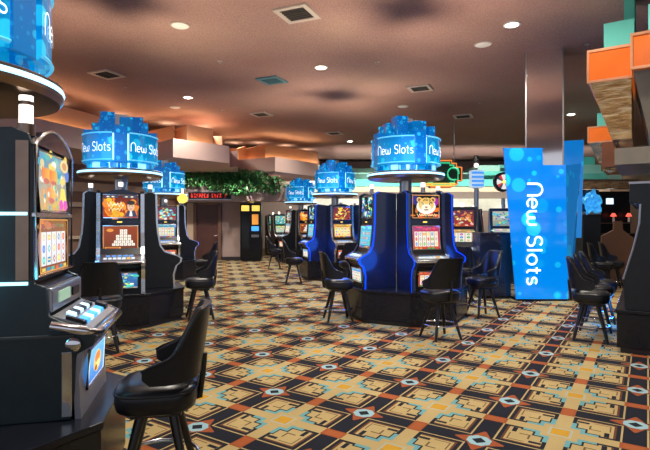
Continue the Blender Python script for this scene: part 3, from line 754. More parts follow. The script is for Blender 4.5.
# nearest machine on the left
def make_near():
    c, ang = BK['A']
    prof = [(.17, 0), (.17, 1.50), (.56, 1.53), (.64, 1.50), (.667, 1.40), (.660, .74), (.67, .72), (.72, .70), (.735, .55), (.78, .525), (.93, .47), (.965, .435), (.95, .385), (.865, .34), (.86, .15), (.84, 0)]
    t = thing('slot_machine', 'nearest slot machine at the left edge, tall cabinet with two colourful picture screens', 'slot machine', (0, 0, 0), 0, G)
    mv_on_bank(t, (-2.23, 2.74), 103)
    w = .335
    MB().extr([yz(p) for p in inset(prof, .02)], -w + .03, w - .03).build('cabinet', M['black'], t)
    for s in (-1, 1):
        x0, x1 = sorted(((w - .035)*s, w*s))
        pnl = MB().extr([yz(p) for p in prof], x0, x1).build('side_panel', M['cabteal'], t, bevel=.006)
        for z in (1.075, .715):
            MB().box(min(s*w, s*(w+.012)), max(s*w, s*(w+.012)), yz((.64, 0))[0], yz((.18, 0))[0], z, z + .016).build('light_tube', M['cyanled'], pnl)
        MB().box(min(s*w, s*(w+.010)), max(s*w, s*(w+.010)), yz((.645, 0))[0], yz((.585, 0))[0], .74, 1.46).build('edge_trim', M['bronze'], pnl)
        MB().box(min(s*w, s*(w+.02)), max(s*w, s*(w+.02)), yz((.86, 0))[0], yz((.17, 0))[0], .44, .452).build('side_seam', M['dark'], pnl)
    def screen(name, q0, q1, fn, hw, bez=.018):
        a0, a1 = yz(q0), yz(q1)
        A = Art(a0, a1, hw); fn(A); o = A.build(name, M['screen'], t)
        MB().tube([(-hw, *a0), (hw, *a0), (hw, *a1), (-hw, *a1)], bez, 8, True).build('screen_bezel', M['chrome'], o, smooth=50)
        return o
    screen('upper_screen', (.665, 1.10), (.659, 1.43), art_house, w - .075, .012)
    def reel_scene(A):
        art_reels(A, 71, (.25,.07,.02), (.30,.12,.04), 5, 3, (.80,.80,.76), [(.05,.3,.5), (.75,.15,.04), (.1,.5,.4), (.8,.6,.1), (.1,.2,.6), (.5,.1,.1)])
        art_frame(A, (.9,.40,.06), .02)
    screen('lower_screen', (.663, .76), (.661, 1.055), reel_scene, w - .075, .012)
    # arched crown
    b = MB(); n = 18; pl = [(-w + 2*w*i/n, 1.445 + .11*math.sin(PI*i/n)**.8) for i in range(n + 1)]
    y0, y1 = yz((.677, 0))[0], yz((.56, 0))[0]
    b.add([(x, y0, z) for x, z in pl] + [(x, y1, z) for x, z in pl], [tuple(range(n+1)), tuple(range(n+1, 2*n+2))[::-1]] + [(i, n+1+i, n+2+i, i+1) for i in range(n)] + [(0, n, 2*n+1, n+1)])
    cr = b.build('top_arch', M['navy'], t)
    MB().tube([(x, y0, z) for x, z in pl] + [(w, y0, .75), (-w, y0, .75)], .011, 8, True).build('arch_trim', M['chrome'], cr, smooth=50)
    MB().box(-w, w, yz((.683, 0))[0], yz((.62, 0))[0], 1.065, 1.09).build('divider_bar', M['cyanled'] if False else M['chrome'], t, bevel=.004)
    # card reader box above the deck
    pb = MB().box(-w + .03, w - .03, yz((.745, 0))[0], yz((.60, 0))[0], .56, .69).build('card_reader_box', M['steel'], t, bevel=.012)
    MB().box(-.2, .02, yz((.752, 0))[0], yz((.74, 0))[0], .60, .66).build('reader_screen', M['lcd'], pb)
    MB().box(.08, .22, yz((.752, 0))[0], yz((.74, 0))[0], .60, .65).build('card_slot', M['black'], pb)
    # deck
    a0, a1 = yz((.745, .545)), yz((.945, .475))
    def on(u, v, h=0): return ((u*2 - 1)*(w - .03), a0[0] + (a1[0]-a0[0])*v - .0, a0[1] + (a1[1]-a0[1])*v + h)
    d = MB(); d.add([on(0,0), on(1,0), on(1,1), on(0,1), on(0,0,-.05), on(1,0,-.05), on(1,1,-.05), on(0,1,-.05)], [(0,1,2,3), (4,7,6,5), (0,4,5,1), (1,5,6,2), (2,6,7,3), (3,7,4,0)])
    dk = d.build('button_deck', M['steel'], t)
    def btn(u0, u1, v0, v1, m, h=.018):
        q = MB(); q.add([on(u0,v0,0), on(u1,v0,0), on(u1,v1,0), on(u0,v1,0), on(u0,v0,h), on(u1,v0,h), on(u1,v1,h), on(u0,v1,h)], [(4,5,6,7), (0,1,5,4), (1,2,6,5), (2,3,7,6), (3,0,4,7)])
        q.build('button', m, dk, bevel=.003)
    lb = glow('ice_button', (.55,.80,1.0), .9); bb = glow('blue_button', (.04,.35,.9), 1.0); blk = M['black']
    for i in range(5): btn(.10 + i*.14, .10 + i*.14 + .11, .56, .80, lb if i % 2 else bb)
    for i in range(6): btn(.16 + i*.12, .16 + i*.12 + .095, .20, .42, lb if i % 2 == 0 else blk)
    btn(.84, .95, .50, .82, blk, .03); btn(.02, .07, .3, .8, blk, .02)
    MB().tube([(-w - .01, *yz((.75, .50))), (-w - .012, *yz((.90, .47))), (-w + .03, *yz((.965, .445))), (w - .03, *yz((.965, .445))), (w + .012, *yz((.90, .47))), (w + .01, *yz((.75, .50)))], .026, 12).build('deck_rail', M['chrome'], t, smooth=50)
    MB().lathe([(.001, 0), (.038, 0), (.038, .02), (.025, .03), (.001, .03)], 18, M=Matrix.Translation((-w - .01, yz((.86, 0))[0], .40)) @ Matrix.Rotation(-PI/2, 4, 'Y')).build('deck_lock', M['chrome'], t, smooth=40)
    MB().box(-w - .012, -w, yz((.85, 0))[0], yz((.80, 0))[0], .02, .36).build('chrome_post', M['chrome'], t, bevel=.004)
    # belly
    ap = MB(); vs = []; prf = [(.945, .385), (.90, .34), (.878, .22), (.885, .10), (.89, .0)]
    for r, z in prf: vs += [(-w + .01, *yz((r, z))), (w - .01, *yz((r, z))), (w - .01, *yz((r - .03, z))), (-w + .01, *yz((r - .03, z)))]
    fs = []
    for i in range(len(prf) - 1):
        for j in range(4): fs.append((i*4+j, i*4+(j+1) % 4, (i+1)*4+(j+1) % 4, (i+1)*4+j))
    fs += [(0,3,2,1), tuple(len(vs)-4+j for j in range(4))]
    ap.add(vs, fs); ao = ap.build('belly_apron', M['grey'], t, smooth=40)
    def bel(A):
        A.grad(0, 0, 1, 1, (.05,.25,.75), (.15,.55,.95)); art_frame(A, (.75,.92,1.0), .06); A.ell(.52, .48, .22, .30, (.9,.55,.08)); A.ell(.5, .6, .16, .14, (.7,.2,.05)); A.ell(.56, .38, .12, .12, (1,.8,.3)); A.ell(.42,.32,.08,.08,(.4,.1,.05))
    screen('belly_screen', (.892, .12), (.905, .33), bel, w - .13, .010)
    # candle
    for nm, z0, z1, r, m in (('candle_base', 1.50, 1.56, .045, 'bronze'), ('candle_lamp', 1.56, 1.66, .034, 'candle'), ('candle_collar', 1.66, 1.68, .036, 'bronze'), ('candle_tip', 1.68, 1.71, .034, 'candle')):
        MB().cyl(-.24, yz((.60, 0))[0], z0, z1, r, 20).build(nm, M[m], t, smooth=40)
    return t
make_near()
for z in (1.6, 1.24):                                   # added cyan points that imitate the tubes' spill on the near cabinet side
    l = bpy.data.lights.new('tube_spill', 'POINT'); l.energy = 1.6; l.color = (.1, .8, 1); l.shadow_soft_size = .1
    o = bpy.data.objects.new('tube_spill', l); C.objects.link(o); o.location = (-1.85, 2.28, z - .05)

# ------------------------------------------------------------------ stools
def make_stool():
    t = thing('bar_stool', '', 'bar stool', (0, 0, 0))
    def sup(a, w, d, e=.62):
        c, s = math.cos(a), math.sin(a); return (w*math.copysign(abs(c)**e, c), d*math.copysign(abs(s)**e, s))
    b = MB(); n = 36; rings = [(.12, .495), (.86, .50), (.96, .515), (1.0, .55), (1.0, .59), (.97, .625), (.88, .643), (.6, .655), (.02, .66)]
    vs = []
    for k, z in rings:
        for i in range(n):
            x, y = sup(2*PI*i/n, .235*k, .225*k); vs.append((x, y - .02, z))
    fs = [(j*n+i, j*n+(i+1) % n, (j+1)*n+(i+1) % n, (j+1)*n+i) for j in range(len(rings)-1) for i in range(n)]
    b.add(vs, fs); st = b.build('seat', M['vinyl'], t, smooth=60)
    MB().tube([(sup(2*PI*i/n, .237, .227)[0], sup(2*PI*i/n, .237, .227)[1] - .02, .612) for i in range(n)], .006, 6, True).build('seat_piping', M['vinyl'], st, smooth=60)
    # wrap-round back
    n = 30; vs = []; m = 7; top = []
    for i in range(n + 1):
        th = -98 + 196*i/n; k = abs(th)
        q_ = max(0, min(1, (k - 34)/54)); f = (1 - q_*q_*(3 - 2*q_))**1.35
        zt = .80 + .275*f + .0*k; zb = .672 + (.035 if k > 94 else 0) + .012*f
        if k > 84: zt -= (k - 84)/14*.05
        a = R(90 + th); ro = 1.0
        for j in range(m):
            z = zb + (zt - zb)*j/(m-1); lean = .05*max(0, (z - .7)/.37)*f
            x, y = sup(a, .247, .235, .68); vs.append((x, y - .01 + lean, z))
        top.append(Vector(vs[-1]))
    outer = list(vs); inner = []
    for (x, y, z) in outer:
        r = math.hypot(x, y + .01); q = (r - .042)/r; inner.append((x*q, (y + .01)*q - .01, z))
    N = (n+1)*m; fs = []
    for i in range(n):
        for j in range(m-1):
            q = (i*m+j, (i+1)*m+j, (i+1)*m+j+1, i*m+j+1); fs.append(q); fs.append(tuple(N + k for k in q[::-1]))
        fs.append((i*m+m-1, (i+1)*m+m-1, N+(i+1)*m+m-1, N+i*m+m-1)); fs.append((i*m, N+i*m, N+(i+1)*m, (i+1)*m))
    for i in (0, n):
        for j in range(m-1): fs.append((i*m+j, i*m+j+1, N+i*m+j+1, N+i*m+j))
    b = MB(); b.add(outer + inner, fs); bk = b.build('backrest', M['vinyl'], t, smooth=50, bevel=.012)
    MB().tube([(v.x, v.y, v.z + .002) for v in top], .008, 6).build('back_piping', M['vinyl'], bk, smooth=60)
    MB().tube([(0, .10, .50), (0, .215, .53), (0, .232, .68), (0, .24, .78)], .018, 8).build('back_strut', M['legm'], t, smooth=50)
    MB().box(-.13, .13, -.15, .12, .465, .497).build('swivel_plate', M['legm'], t)
    for sx in (-1, 1):
        for sy in (-1, 1):
            MB().tube([(sx*.085, sy*.085 - .015, .475), (sx*.195, sy*.195 - .015, 0)], .029, 8, r2=.018).build('leg', M['legm'], t, smooth=50)
    MB().tube([(.222*math.cos(2*PI*i/40), .222*math.sin(2*PI*i/40) - .015, .19) for i in range(40)], .011, 8, True).build('foot_ring', M['chrome'], t, smooth=60)
    return t
ST = [  # px, depth, facing angle, label
 (162, 2.88, -80, 'nearest black leather bar stool, facing the machine at the left edge'),
 (101, 6.0, 202, 'black bar stool seen from behind, in front of the man and pyramid machine'),
 (201, 8.0, -70, 'black bar stool at the right side of the left bank, in profile'),
 (206, 11.8, -80, 'farther black bar stool in profile, before the dark wooden door'),
 (337, 7.85, 100, 'black bar stool in profile at the left side of the middle bank'),
 (441, 6.62, 200, 'black bar stool seen from behind, in front of the spotted cat machine'),
 (483, 8.15, -75, 'black bar stool between the middle bank and the dark blue partition'),
 (589, 6.55, 62, 'first black stool of the right row, closest to the viewer'),
 (594, 7.15, 62, 'second black stool of the right row, tucked behind the first'),
 (599, 7.75, 62, 'third black stool of the right row, beside the tall blue display'),
 (601, 11.1, 70, 'far black stool before the brown shaped panel, left of its pair'),
 (612, 11.5, 70, 'far black stool before the brown shaped panel, right of its pair'),
 (293, 12.5, 95, 'small black stool in the middle aisle, facing the bank behind the middle'),
 (274, 16.6, 95, 'smallest black stool, in the distance near the black kiosk'),
 (350, 11.5, 195, 'black stool seen from behind, in front of the gold reels machine'),
 (462, 9.6, 160, 'dark stool half hidden behind the right corner of the middle bank'),
]
STOOL = make_stool()
for i, (px, d, ang, lb) in enumerate(ST):
    loc = (wx(px, d), d, 0)
    if i == 0: STOOL.location = loc; STOOL.rotation_euler = (0, 0, R(ang)); STOOL['label'] = lb; STOOL['group'] = 'black bar stools'
    else: dup(STOOL, loc, R(ang), lb, 'black bar stools')

# ------------------------------------------------------------------ pillar and tall display
PD = 10.25
px0, px1 = wx(525.5, PD), wx(562.5, PD)
pc, pa = (wx(544.3, PD), PD), R(24)
nf, tg = Vector((-math.sin(pa), -math.cos(pa))), Vector((math.cos(pa), -math.sin(pa)))
def prect(hw, f0, f1): return [tuple(Vector(pc) + tg*x - nf*y) for x, y in ((-hw, f0), (hw, f0), (hw, f1), (-hw, f1))]
struct(MB().prism(prect(.35, 0, .62), 0, CEIL).build('pillar_mirrored', M['mirror']))
for k, sd in enumerate((-1, 1)):
    q_ = Vector(pc) + tg*.352*sd; b = MB(); b.prism([tuple(q_ + tg*x - nf*y) for x, y in ((-.014, -.008), (.014, -.008), (.014, .62), (-.014, .62))], 0, CEIL); struct(b.build('trim_%d' % (11 + k), M['steel']))
t = thing('display_stand', 'tall bright blue New Slots display standing around the mirrored pillar', 'display', (0, 0, 0))
fy = 9.72
def slab(pts, th, dirn):                       # pts: front outline (x,y,z), extruded
    b = MB(); n = len(pts); vs = [Vector(p) for p in pts]; b.add(vs + [v + Vector(dirn)*th for v in vs], [tuple(range(n)), tuple(range(n, 2*n))[::-1]] + [(i, n+i, n+(i+1) % n, (i+1) % n) for i in range(n)]); return b
zb, zt1, zt2 = .04, wz(148, fy - .05), wz(165, fy - .05)
xl0, xl1, xr0, xr1, xs = wx(516.5, fy), wx(503, fy), wx(568, fy), wx(564.5, fy), wx(541.5, fy)
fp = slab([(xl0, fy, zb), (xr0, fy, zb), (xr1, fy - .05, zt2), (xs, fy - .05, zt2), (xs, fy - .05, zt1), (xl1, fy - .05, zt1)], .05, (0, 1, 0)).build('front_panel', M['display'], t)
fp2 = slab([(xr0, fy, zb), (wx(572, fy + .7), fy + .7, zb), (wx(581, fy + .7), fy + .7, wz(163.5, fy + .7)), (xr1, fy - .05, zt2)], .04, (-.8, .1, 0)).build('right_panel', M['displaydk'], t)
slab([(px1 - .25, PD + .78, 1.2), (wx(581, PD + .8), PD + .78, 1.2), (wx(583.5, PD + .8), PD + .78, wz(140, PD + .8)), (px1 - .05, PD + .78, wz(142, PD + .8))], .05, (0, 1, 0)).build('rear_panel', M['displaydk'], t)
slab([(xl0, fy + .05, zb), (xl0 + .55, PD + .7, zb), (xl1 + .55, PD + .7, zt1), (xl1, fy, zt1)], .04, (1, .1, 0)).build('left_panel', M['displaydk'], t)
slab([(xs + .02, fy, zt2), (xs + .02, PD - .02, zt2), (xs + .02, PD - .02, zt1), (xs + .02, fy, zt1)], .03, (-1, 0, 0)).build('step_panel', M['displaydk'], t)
MB().box(xl0 + .02, xr0 - .01, fy + .02, PD - .05, 0, .05).build('base_plinth', M['black'], t)
polys, wd = lettering('New Slots', .30, .105)
q = MB(); q.flat_art = True
cx = wx(525, fy); ztop = wz(183, fy)
for quad in polys:
    q.add([(cx + v.y + .02, fy - .057, ztop - v.x*1.22) for v in quad], [(0, 1, 2, 3)])
q.build('lettering', M['letter'], fp)

# dark partition box left of the display
t = thing('partition_cabinet', 'dark blue low cabinet back standing left of the tall blue display', 'cabinet', (wx(495.5, 10.0), 10.0, 0))
h = (wx(511, 10) - wx(480, 10))/2
MB().box(-h, h, 0, .5, .05, 1.30).build('cabinet_box', M['navy'], t, bevel=.01); MB().box(-h + .02, h - .02, .02, .48, 0, .05).build('plinth', M['black'], t)
MB().box(-h - .01, h + .01, -.01, .51, 1.30, 1.34).build('cabinet_top', M['navy'], t, bevel=.006)

# ------------------------------------------------------------------ right row along the carpet's diagonal
O = Vector((3.47, 5.9, 0))
def rw(a, b, z=0): v = O + a_*a + b_*b; return (v.x, v.y, z)
rowang = math.degrees(math.atan2(-b_.x, b_.y))       # facing -b_
t = thing('machine_platform', 'long black base under the slot machine row at the right edge', 'platform', (O.x, O.y, 0), math.atan2(a_.y, a_.x), 'raised bases under the machine banks')
# local x runs along a_, local y runs along -b_
MB().box(0, 3.5, -1.9, -.0, .06, .47).build('base_panel', M['plat'], t, bevel=.006); MB().box(.04, 3.46, -1.86, -.04, 0, .06).build('toe_kick', M['base'], t); MB().box(-.015, 3.52, -1.92, .015, .47, .51).build('top_slab', M['plat'], t, bevel=.006)
RP = [(.20, 0), (.20, 1.49), (.83, 1.49), (.83, 1.27), (.70, 1.25), (.70, 1.02), (.76, .73), (.78, .60), (.88, .46), (.89, .42), (.86, .38), (.83, .30), (.84, .12), (.86, 0)]
SP = [(.20, 0), (.20, 1.49), (.85, 1.49), (.855, 1.27), (.745, 1.25), (.755, 1.02), (.815, .73), (.885, .47), (.915, .36), (.90, 0)]
def make_row(label, s):
    t = thing('slot_machine', label, 'slot machine', (0, 0, 0), 0, 'slot machines in the right row')
    w = .32
    MB().extr([yz((r - (.02 if i > 1 else 0), z)) for i, (r, z) in enumerate(RP)], -w + .03, w - .03).build('cabinet', M['black'], t)
    for k in (-1, 1):
        x0, x1 = sorted(((w - .035)*k, w*k)); sp_ = MB().extr([yz(p) for p in SP], x0, x1).build('side_panel', M['cab'], t, bevel=.006)
    MB().tube([(-w, *yz(p)) for p in SP[4:9]], .012, 6).build('edge_trim', M['steel'], t)
    MB().tube([(w, *yz(p)) for p in SP[4:9]], .012, 6).build('edge_trim', M['steel'], t)
    for nm, q0, q1, f in (('upper_screen', (.688, 1.03), (.688, 1.23), U(s)), ('lower_screen', (.752, .73), (.70, .99), L(s + 1))):
        A = Art(yz(q0), yz(q1), w - .07); f(A); A.build(nm, M['screen'], t)
    A = Art(yz((.865, .475)), yz((.785, .59)), w - .06)
    for i in range(7): A.k = 6; A.rect(.05 + i*.13, .2, .05 + i*.13 + .09, .7, (.85,.85,.8))
    A.build('button_deck', M['screen'], t)
    MB().box(-w - .005, w + .005, yz((.86, 0))[0], yz((.25, 0))[0], 1.49, 1.515).build('top_cap', M['steel'], t)
    MB().tube([(w + .004, *yz((.50, .86))), (w + .012, *yz((.44, .80))), (w + .004, *yz((.38, .72)))], .008, 6).build('side_handle', M['chrome'], t)
    return t
r1 = make_row('first slot machine of the right row, tall black side at the right edge', 81)
def place_row(o, k):
    p = rw(.36 + .68*k, .10 + .88 - .55 + .0); o.location = (p[0], p[1], .51); o.rotation_euler = (0, 0, R(rowang)); return o
place_row(r1, 0)
for k, nm in ((1, 'second'), (2, 'third'), (3, 'fourth'), (4, 'fifth')):
    o = dup(r1, (0, 0, 0), 0, nm + ' slot machine of the right row, hidden behind the nearer ones', 'slot machines in the right row'); place_row(o, k)

# ------------------------------------------------------------------ stepped amber corbels over the right row
def corbel(label, p, run, depth, z0=3.52, scale=1.0, frust=True, teal=True):
    t = thing('stepped_corbel', label, 'ceiling corbel', (p[0], p[1], z0), math.atan2(b_.y, b_.x), 'amber lit stepped corbels')
    # local x along b_ (to the right), local y along a_ (away)
    s = scale
    MB().box(0, run, 0, depth, 0, .43*s).build('amber_box', M['amber'], t)
    e = MB()
    for z in (0, .43*s): e.box(-.012, run + .012, -.012, .02, z - .018, z + .018)
    for x in (0, run): e.box(x - .014, x + .014, -.014, .02, 0, .43*s)
    e.build('copper_edging', mat('bright_copper', (.75,.36,.20), .3, .7), t)
    if frust:
        n = .26*run/.53
        MB().prism([(.02 + n, .25), (run - .01, .25), (run - .01, depth), (.02 + n, depth)], -.80*s, -.015, [(.02, .02), (run - .01, .02), (run - .01, depth), (.02, depth)]).build('copper_bracket', M['foil'], t)
    if teal:
        MB().box(.18, run + .02, .22, depth, .43*s, .86*s).build('teal_step', M['teal'], t)
        MB().box(.42, run + .02, .45, depth, .86*s, CEIL - z0).build('upper_teal_step', M['teal'], t)
    return t
p1 = (wx(588, 7.0), 7.0)
corbel('amber lit stepped corbel with hammered copper underside, the full one at right', p1, .53, 1.6)
p0 = (3.93, 6.36)
t = corbel('amber lit stepped corbel cut off by the right edge', p0, 1.1, 1.5, frust=False)
MB().prism([(.22, .30), (1.1, .30), (1.1, 1.5), (.22, 1.5)], -.98, -.02, [(.02, .06), (1.1, .06), (1.1, 1.5), (.02, 1.5)]).build('sloped_panel', M['stoneg'], t)
MB().box(-.20, 1.2, .25, 2.2, -1.2, -.98).build('lower_slab', M['stoneg'], t)
p2 = (wx(588, 12.2), 12.2)
t = corbel('small farther amber corbel low beside the pillar', p2, .6, 1.6, z0=3.5, scale=.86)
MB().box(.30, .62, -.02, .22, -.62, -.02).build('red_fascia', M['redwood'], t)
t = thing('copper_canopy', 'long copper canopy edge above the far right machines', 'canopy', (wx(583, 14), 14, 2.6))
MB().box(0, wx(640, 14) - wx(583, 14), 0, .4, -.10, .1).build('copper_edge', M['foil'], t); MB().box(.05, wx(640, 14) - wx(583, 14), .05, .4, .1, .16).build('top_rail', M['bronze'], t)
for k, (pa, pb, d, z0, z1) in enumerate(((583, 607, 15, 2.72, 3.02), (583, 601, 15.3, 3.02, 3.32), (583, 595, 15.6, 3.32, 3.6), (607, 622, 15.2, 2.72, 3.0))):
    struct(MB().box(wx(pa, d), wx(pb, d), d, d + 1.2, z0, z1).build('trim_%d' % (13 + k), M['teal2'] if k % 2 else M['teal']))

# shaped brown end panel
t = thing('divider_panel', 'brown bottle shaped divider panel behind the far right stools', 'panel', (wx(617, 12), 12, 0))
def pp(x, y): return (wx(x, 12) - wx(617, 12), wz(y, 12))
out = [pp(601.5, 290), pp(602, 236), pp(614, 230), pp(614.5, 221), pp(622.5, 221), pp(623, 230), pp(634, 238), pp(634, 290)]
out = [(x, max(0.0, z)) for x, z in out]
b = MB(); b.add([(x, 0, z) for x, z in out] + [(x, .06, z) for x, z in out], [tuple(range(8)), tuple(range(8, 16))[::-1]] + [(i, 8+i, 8+(i+1) % 8, (i+1) % 8) for i in range(8)])
b.build('shaped_board', M['brownpanel'], t); MB().box(out[0][0] - .03, out[-1][0] + .03, -.03, .12, 0, .1).build('kick_board', M['base'], t)
# blue lit glass box and dark bank beyond
t = thing('glass_case', 'tall dark case with rippled blue glowing glass, right of the blue display', 'display case', (wx(592, 13), 13, 0))
h = (wx(601, 13) - wx(583, 13))/2
MB().box(-h, h, 0, .5, 0, 1.75).build('case_body', M['cab'], t, bevel=.01)
b = MB(); nr, na = 7, 36; vs = [(0, -.02, 2.05)]
for r_ in range(1, nr + 1):
    for q in range(na):
        a = 2*PI*q/na; rr_ = .30*r_/nr*(1 + (.14*math.sin(5*a) + .08*math.sin(9*a + 1))*(r_/nr)); vs.append((.85*rr_*math.cos(a), -.02 + .05*math.sin(r_*1.9 + 2*math.sin(3*a)), 2.05 + 1.05*rr_*math.sin(a)))
fs = [(0, 1 + q, 1 + (q+1) % na) for q in range(na)] + [(1 + (r_-1)*na + q, 1 + r_*na + q, 1 + r_*na + (q+1) % na, 1 + (r_-1)*na + (q+1) % na) for r_ in range(1, nr) for q in range(na)]
b.add(vs, fs)
b.build('blue_glass', M['glassblue'], t, smooth=60); MB().box(-h, h, -.01, .04, 1.75, 1.82).build('case_rail', M['steel'], t); MB().box(-h, h, .1, .4, 1.75, 2.4).build('case_back', M['navy'], t)
t = thing('bar_counter', 'dark bar back with a small white lit monitor and two red lamps', 'bar', (wx(619, 15), 15, 0))
h = (wx(640, 15) - wx(601, 15))/2
MB().box(-h, h, 0, .5, 0, 1.2).build('counter', M['black'], t); MB().box(-h, h, .4, .5, 1.2, 2.5).build('back_board', M['black'], t)
mo = MB().box(-.35, .12, .30, .36, 1.98, 2.40).build('monitor', M['black'], t); MB().box(-.22, .0, .29, .30, 2.1, 2.28).build('monitor_picture', glow('monitor_white', (.6,.8,1.0), 1.6), mo)
for x in (-.05, .42):
    l_ = MB().cyl(x, .2, 1.55, 1.72, .03, 12, .03).build('lamp_stem', M['white'], t); MB().cyl(x, .2, 1.72, 1.82, .09, 14, .04).build('lamp_shade', M['red'], l_)
MB().box(-h + .05, h - .05, .25, .38, 1.5, 1.53).build('bottle_shelf', M['bronze'], t)

# ------------------------------------------------------------------ far machines
def make_far(label, u, l_, body, top=None):
    t = thing('slot_machine', label, 'slot machine', (0, 0, 0), 0, 'distant slot machines')
    MB().extr([(.3, 0), (.3, 1.85), (-.05, 1.9), (-.10, 1.2), (-.18, 1.0), (-.32, .9), (-.30, .78), (-.2, .7), (-.2, 0)], -.33, .33).build('cabinet', body, t, bevel=.01)
    A = Art((-.10, 1.45), (-.062, 1.82), .26); u(A); A.build('upper_screen', M['screenlow'], t)
    A = Art((-.135, 1.06), (-.105, 1.38), .26); l_(A); A.build('lower_screen', M['screenlow'], t)
    A = Art((-.31, .905), (-.2, .985), .27); A.rect(.05, .1, .95, .9, (.6,.65,.7)); A.build('button_deck', M['screenlow'], t)
    cd = MB().cyl(0, .1, 1.86, 2.0, .04, 10).build('candle_lamp', M['candle'], t)
    for s in (-1, 1): MB().tube([(s*.325, .0, 1.88), (s*.325, -.10, 1.2), (s*.325, -.2, 1.0), (s*.325, -.32, .88)], .022, 6).build('edge_trim', M['chrome'], t)
    return t
teal_u = U(91, cool, (.05,.35,.35), (.2,.5,.4)); 
far1 = make_far('distant slot machine with teal and yellow screens, left of a pair beside the black kiosk', teal_u, L(92, (.1,.4,.4), (.5,.5,.2), cell=(.6,.75,.6)), M['cab'])
far2 = make_far('distant slot machine with orange picture screen, right behind the middle bank', U(95), L(96, (.3,.1,.05), (.5,.3,.1), cols=3, cell=(.9,.85,.75)), M['cab'])
far3 = make_far('distant blue slot machine, closest to the tall blue display', U(98, cool, (.3,.3,.25), (.5,.5,.4)), L(99, (.2,.3,.2), (.5,.5,.4), cols=3, cell=(.9,.9,.8)), M['navy'])
def put(o, px, d, rz=0): o.location = (wx(px, d), d, 0); o.rotation_euler = (0, 0, R(rz))
put(far1, 274, 23.2, 30); put(far2, 462, 11.4, -18); put(far3, 503, 12.6, -12)
FAR = [(280, 22.0, 30, far1, 'distant slot machine with teal and yellow screens, right of a pair beside the black kiosk'),
       (478, 13.4, 82, far2, 'dark sided distant slot machine between the middle bank and the cabinet back'),
       (452, 16.0, -10, far1, 'distant slot machine peeking out behind the right edge of the middle bank'),
       (359, 17.5, 12, far2, 'distant slot machine between the gold reels machine and the middle bank'),
       (369, 22.0, 0, far1, 'farthest lit slot machine left of the middle bank'),
       (322, 17.0, 20, far2, 'distant slot machine behind the blue glowing machine of the rear bank'),
       (330, 24.0, 0, far1, 'far lit slot machine under the rear blue sign'), (345, 24.0, 0, far2, 'far lit slot machine, second under the rear blue sign'), (360, 24.0, 0, far1, 'far lit slot machine, third under the rear blue sign'),
       (308, 24.0, 0, far2, 'far lit slot machine behind the farthest bank'),
       (590, 16.5, 0, far2, 'distant slot machine right of the tall blue display, behind the glass case')]
for px, d, rz, src, lb in FAR: dup(src, (wx(px, d), d, 0), R(rz), lb, 'distant slot machines')

# striped box sign on its pole
t = thing('box_sign', 'small white and blue striped box sign on a post, right of the middle bank', 'sign', (wx(477.5, 12.6), 12.6, 0))
MB().cyl(0, .1, 0, 2.42, .06, 12).build('post', M['steel'], t)
sb = MB().box(-.15, .15, -.03, .22, 2.42, 2.87).build('sign_box', glow('sign_pale', (.45,.60,.72), .5), t)
for k in range(4): MB().box(-.152, .152, -.04, -.028, 2.46 + k*.105, 2.515 + k*.105).build('blue_stripe', glow('stripe_blue_%d' % k, (.05,.25,.7), .7), sb)
MB().sphere(0, .1, 3.0, .06, 12).build('lamp_ball', M['candle'], t); MB().cyl(0, .1, 2.86, 2.96, .03, 10).build('lamp_neck', M['steel'], t); MB().cyl(0, .1, 3.05, 3.25, .09, 12, .06).build('lamp_hood', M['black'], t)
# wheel sign
t = thing('wheel_sign', 'round red and white prize wheel sign above the far blue machine', 'sign', (wx(503.5, 12.6), 12.62, 1.9))
MB().cyl(0, 0, 0, .25, .05, 10).build('wheel_post', M['steel'], t)
b = MB(); b.flat_art = True
cz = wz(182, 12.6) - 1.9
for k in range(16):
    a0, a1 = 2*PI*k/16, 2*PI*(k+1)/16
    b.col = [(.85,.82,.75), (.7,.04,.03), (.05,.05,.06), (.85,.82,.75)][k % 4]
    b.add([(0, -.06, cz), (.19*math.cos(a0), -.06, cz + .19*math.sin(a0)), (.19*math.cos(a1), -.06, cz + .19*math.sin(a1))], [(0, 1, 2)])
b.build('wheel_face', M['screenlow'], t)
MB().lathe([(.19, -.07), (.25, -.07), (.25, .05), (.001, .05)], 28, M=Matrix.Translation((0, 0, cz)) @ Matrix.Rotation(PI/2, 4, 'X') @ Matrix.Scale(-1, 4, (0,0,1))).build('wheel_rim', M['black'], t, smooth=40)
MB().sphere(0, -.07, cz, .05, 10).build('wheel_hub', M['yellow'], t); MB().sphere(.12, 0, cz + .40, .075, 10).build('wheel_lamp', M['red'], t)
# neon ziggurat sign
d = 17.5
t = thing('neon_sign', 'stepped neon sign with green centre and orange bulb border behind the middle sign', 'sign', (wx(441, d), d, wz(187, d)))
def ppn(x, y): return (wx(x, d) - wx(441, d), wz(y, d) - wz(187, d))
half = [(441, 160), (452, 160), (452, 163), (457, 163), (457, 167), (462.5, 167), (462.5, 181), (458, 181), (458, 185), (452, 185), (452, 187.5), (441, 187.5)]
outl = [ppn(*p) for p in half] + [ppn(882 - x, y) for x, y in half[::-1][1:-1]]
def ngon(b, pts, y): b.add([(x, y, z) for x, z in pts], [tuple(range(len(pts)))])
cx_, cz_ = 0, ppn(441, 174)[1]
b = MB(); n = len(outl); b.add([(x, 0, z) for x, z in outl] + [(x, .3, z) for x, z in outl], [tuple(range(n)), tuple(range(n, 2*n))[::-1]] + [(i, n+i, n+(i+1) % n, (i+1) % n) for i in range(n)])
b.build('sign_body', M['signdark'], t)
for k, (m_, sc) in enumerate((('neono', .95), ('neong', .78))):
    MB().tube([(x*sc, -.03, cz_ + (z - cz_)*sc) for x, z in outl], .028, 6, True).build('neon_border', M[m_], t)
MB().box(ppn(426, 0)[0], ppn(455, 0)[0], -.05, 0, ppn(0, 186)[1], ppn(0, 183)[1]).build('yellow_strip', M['neony'], t)
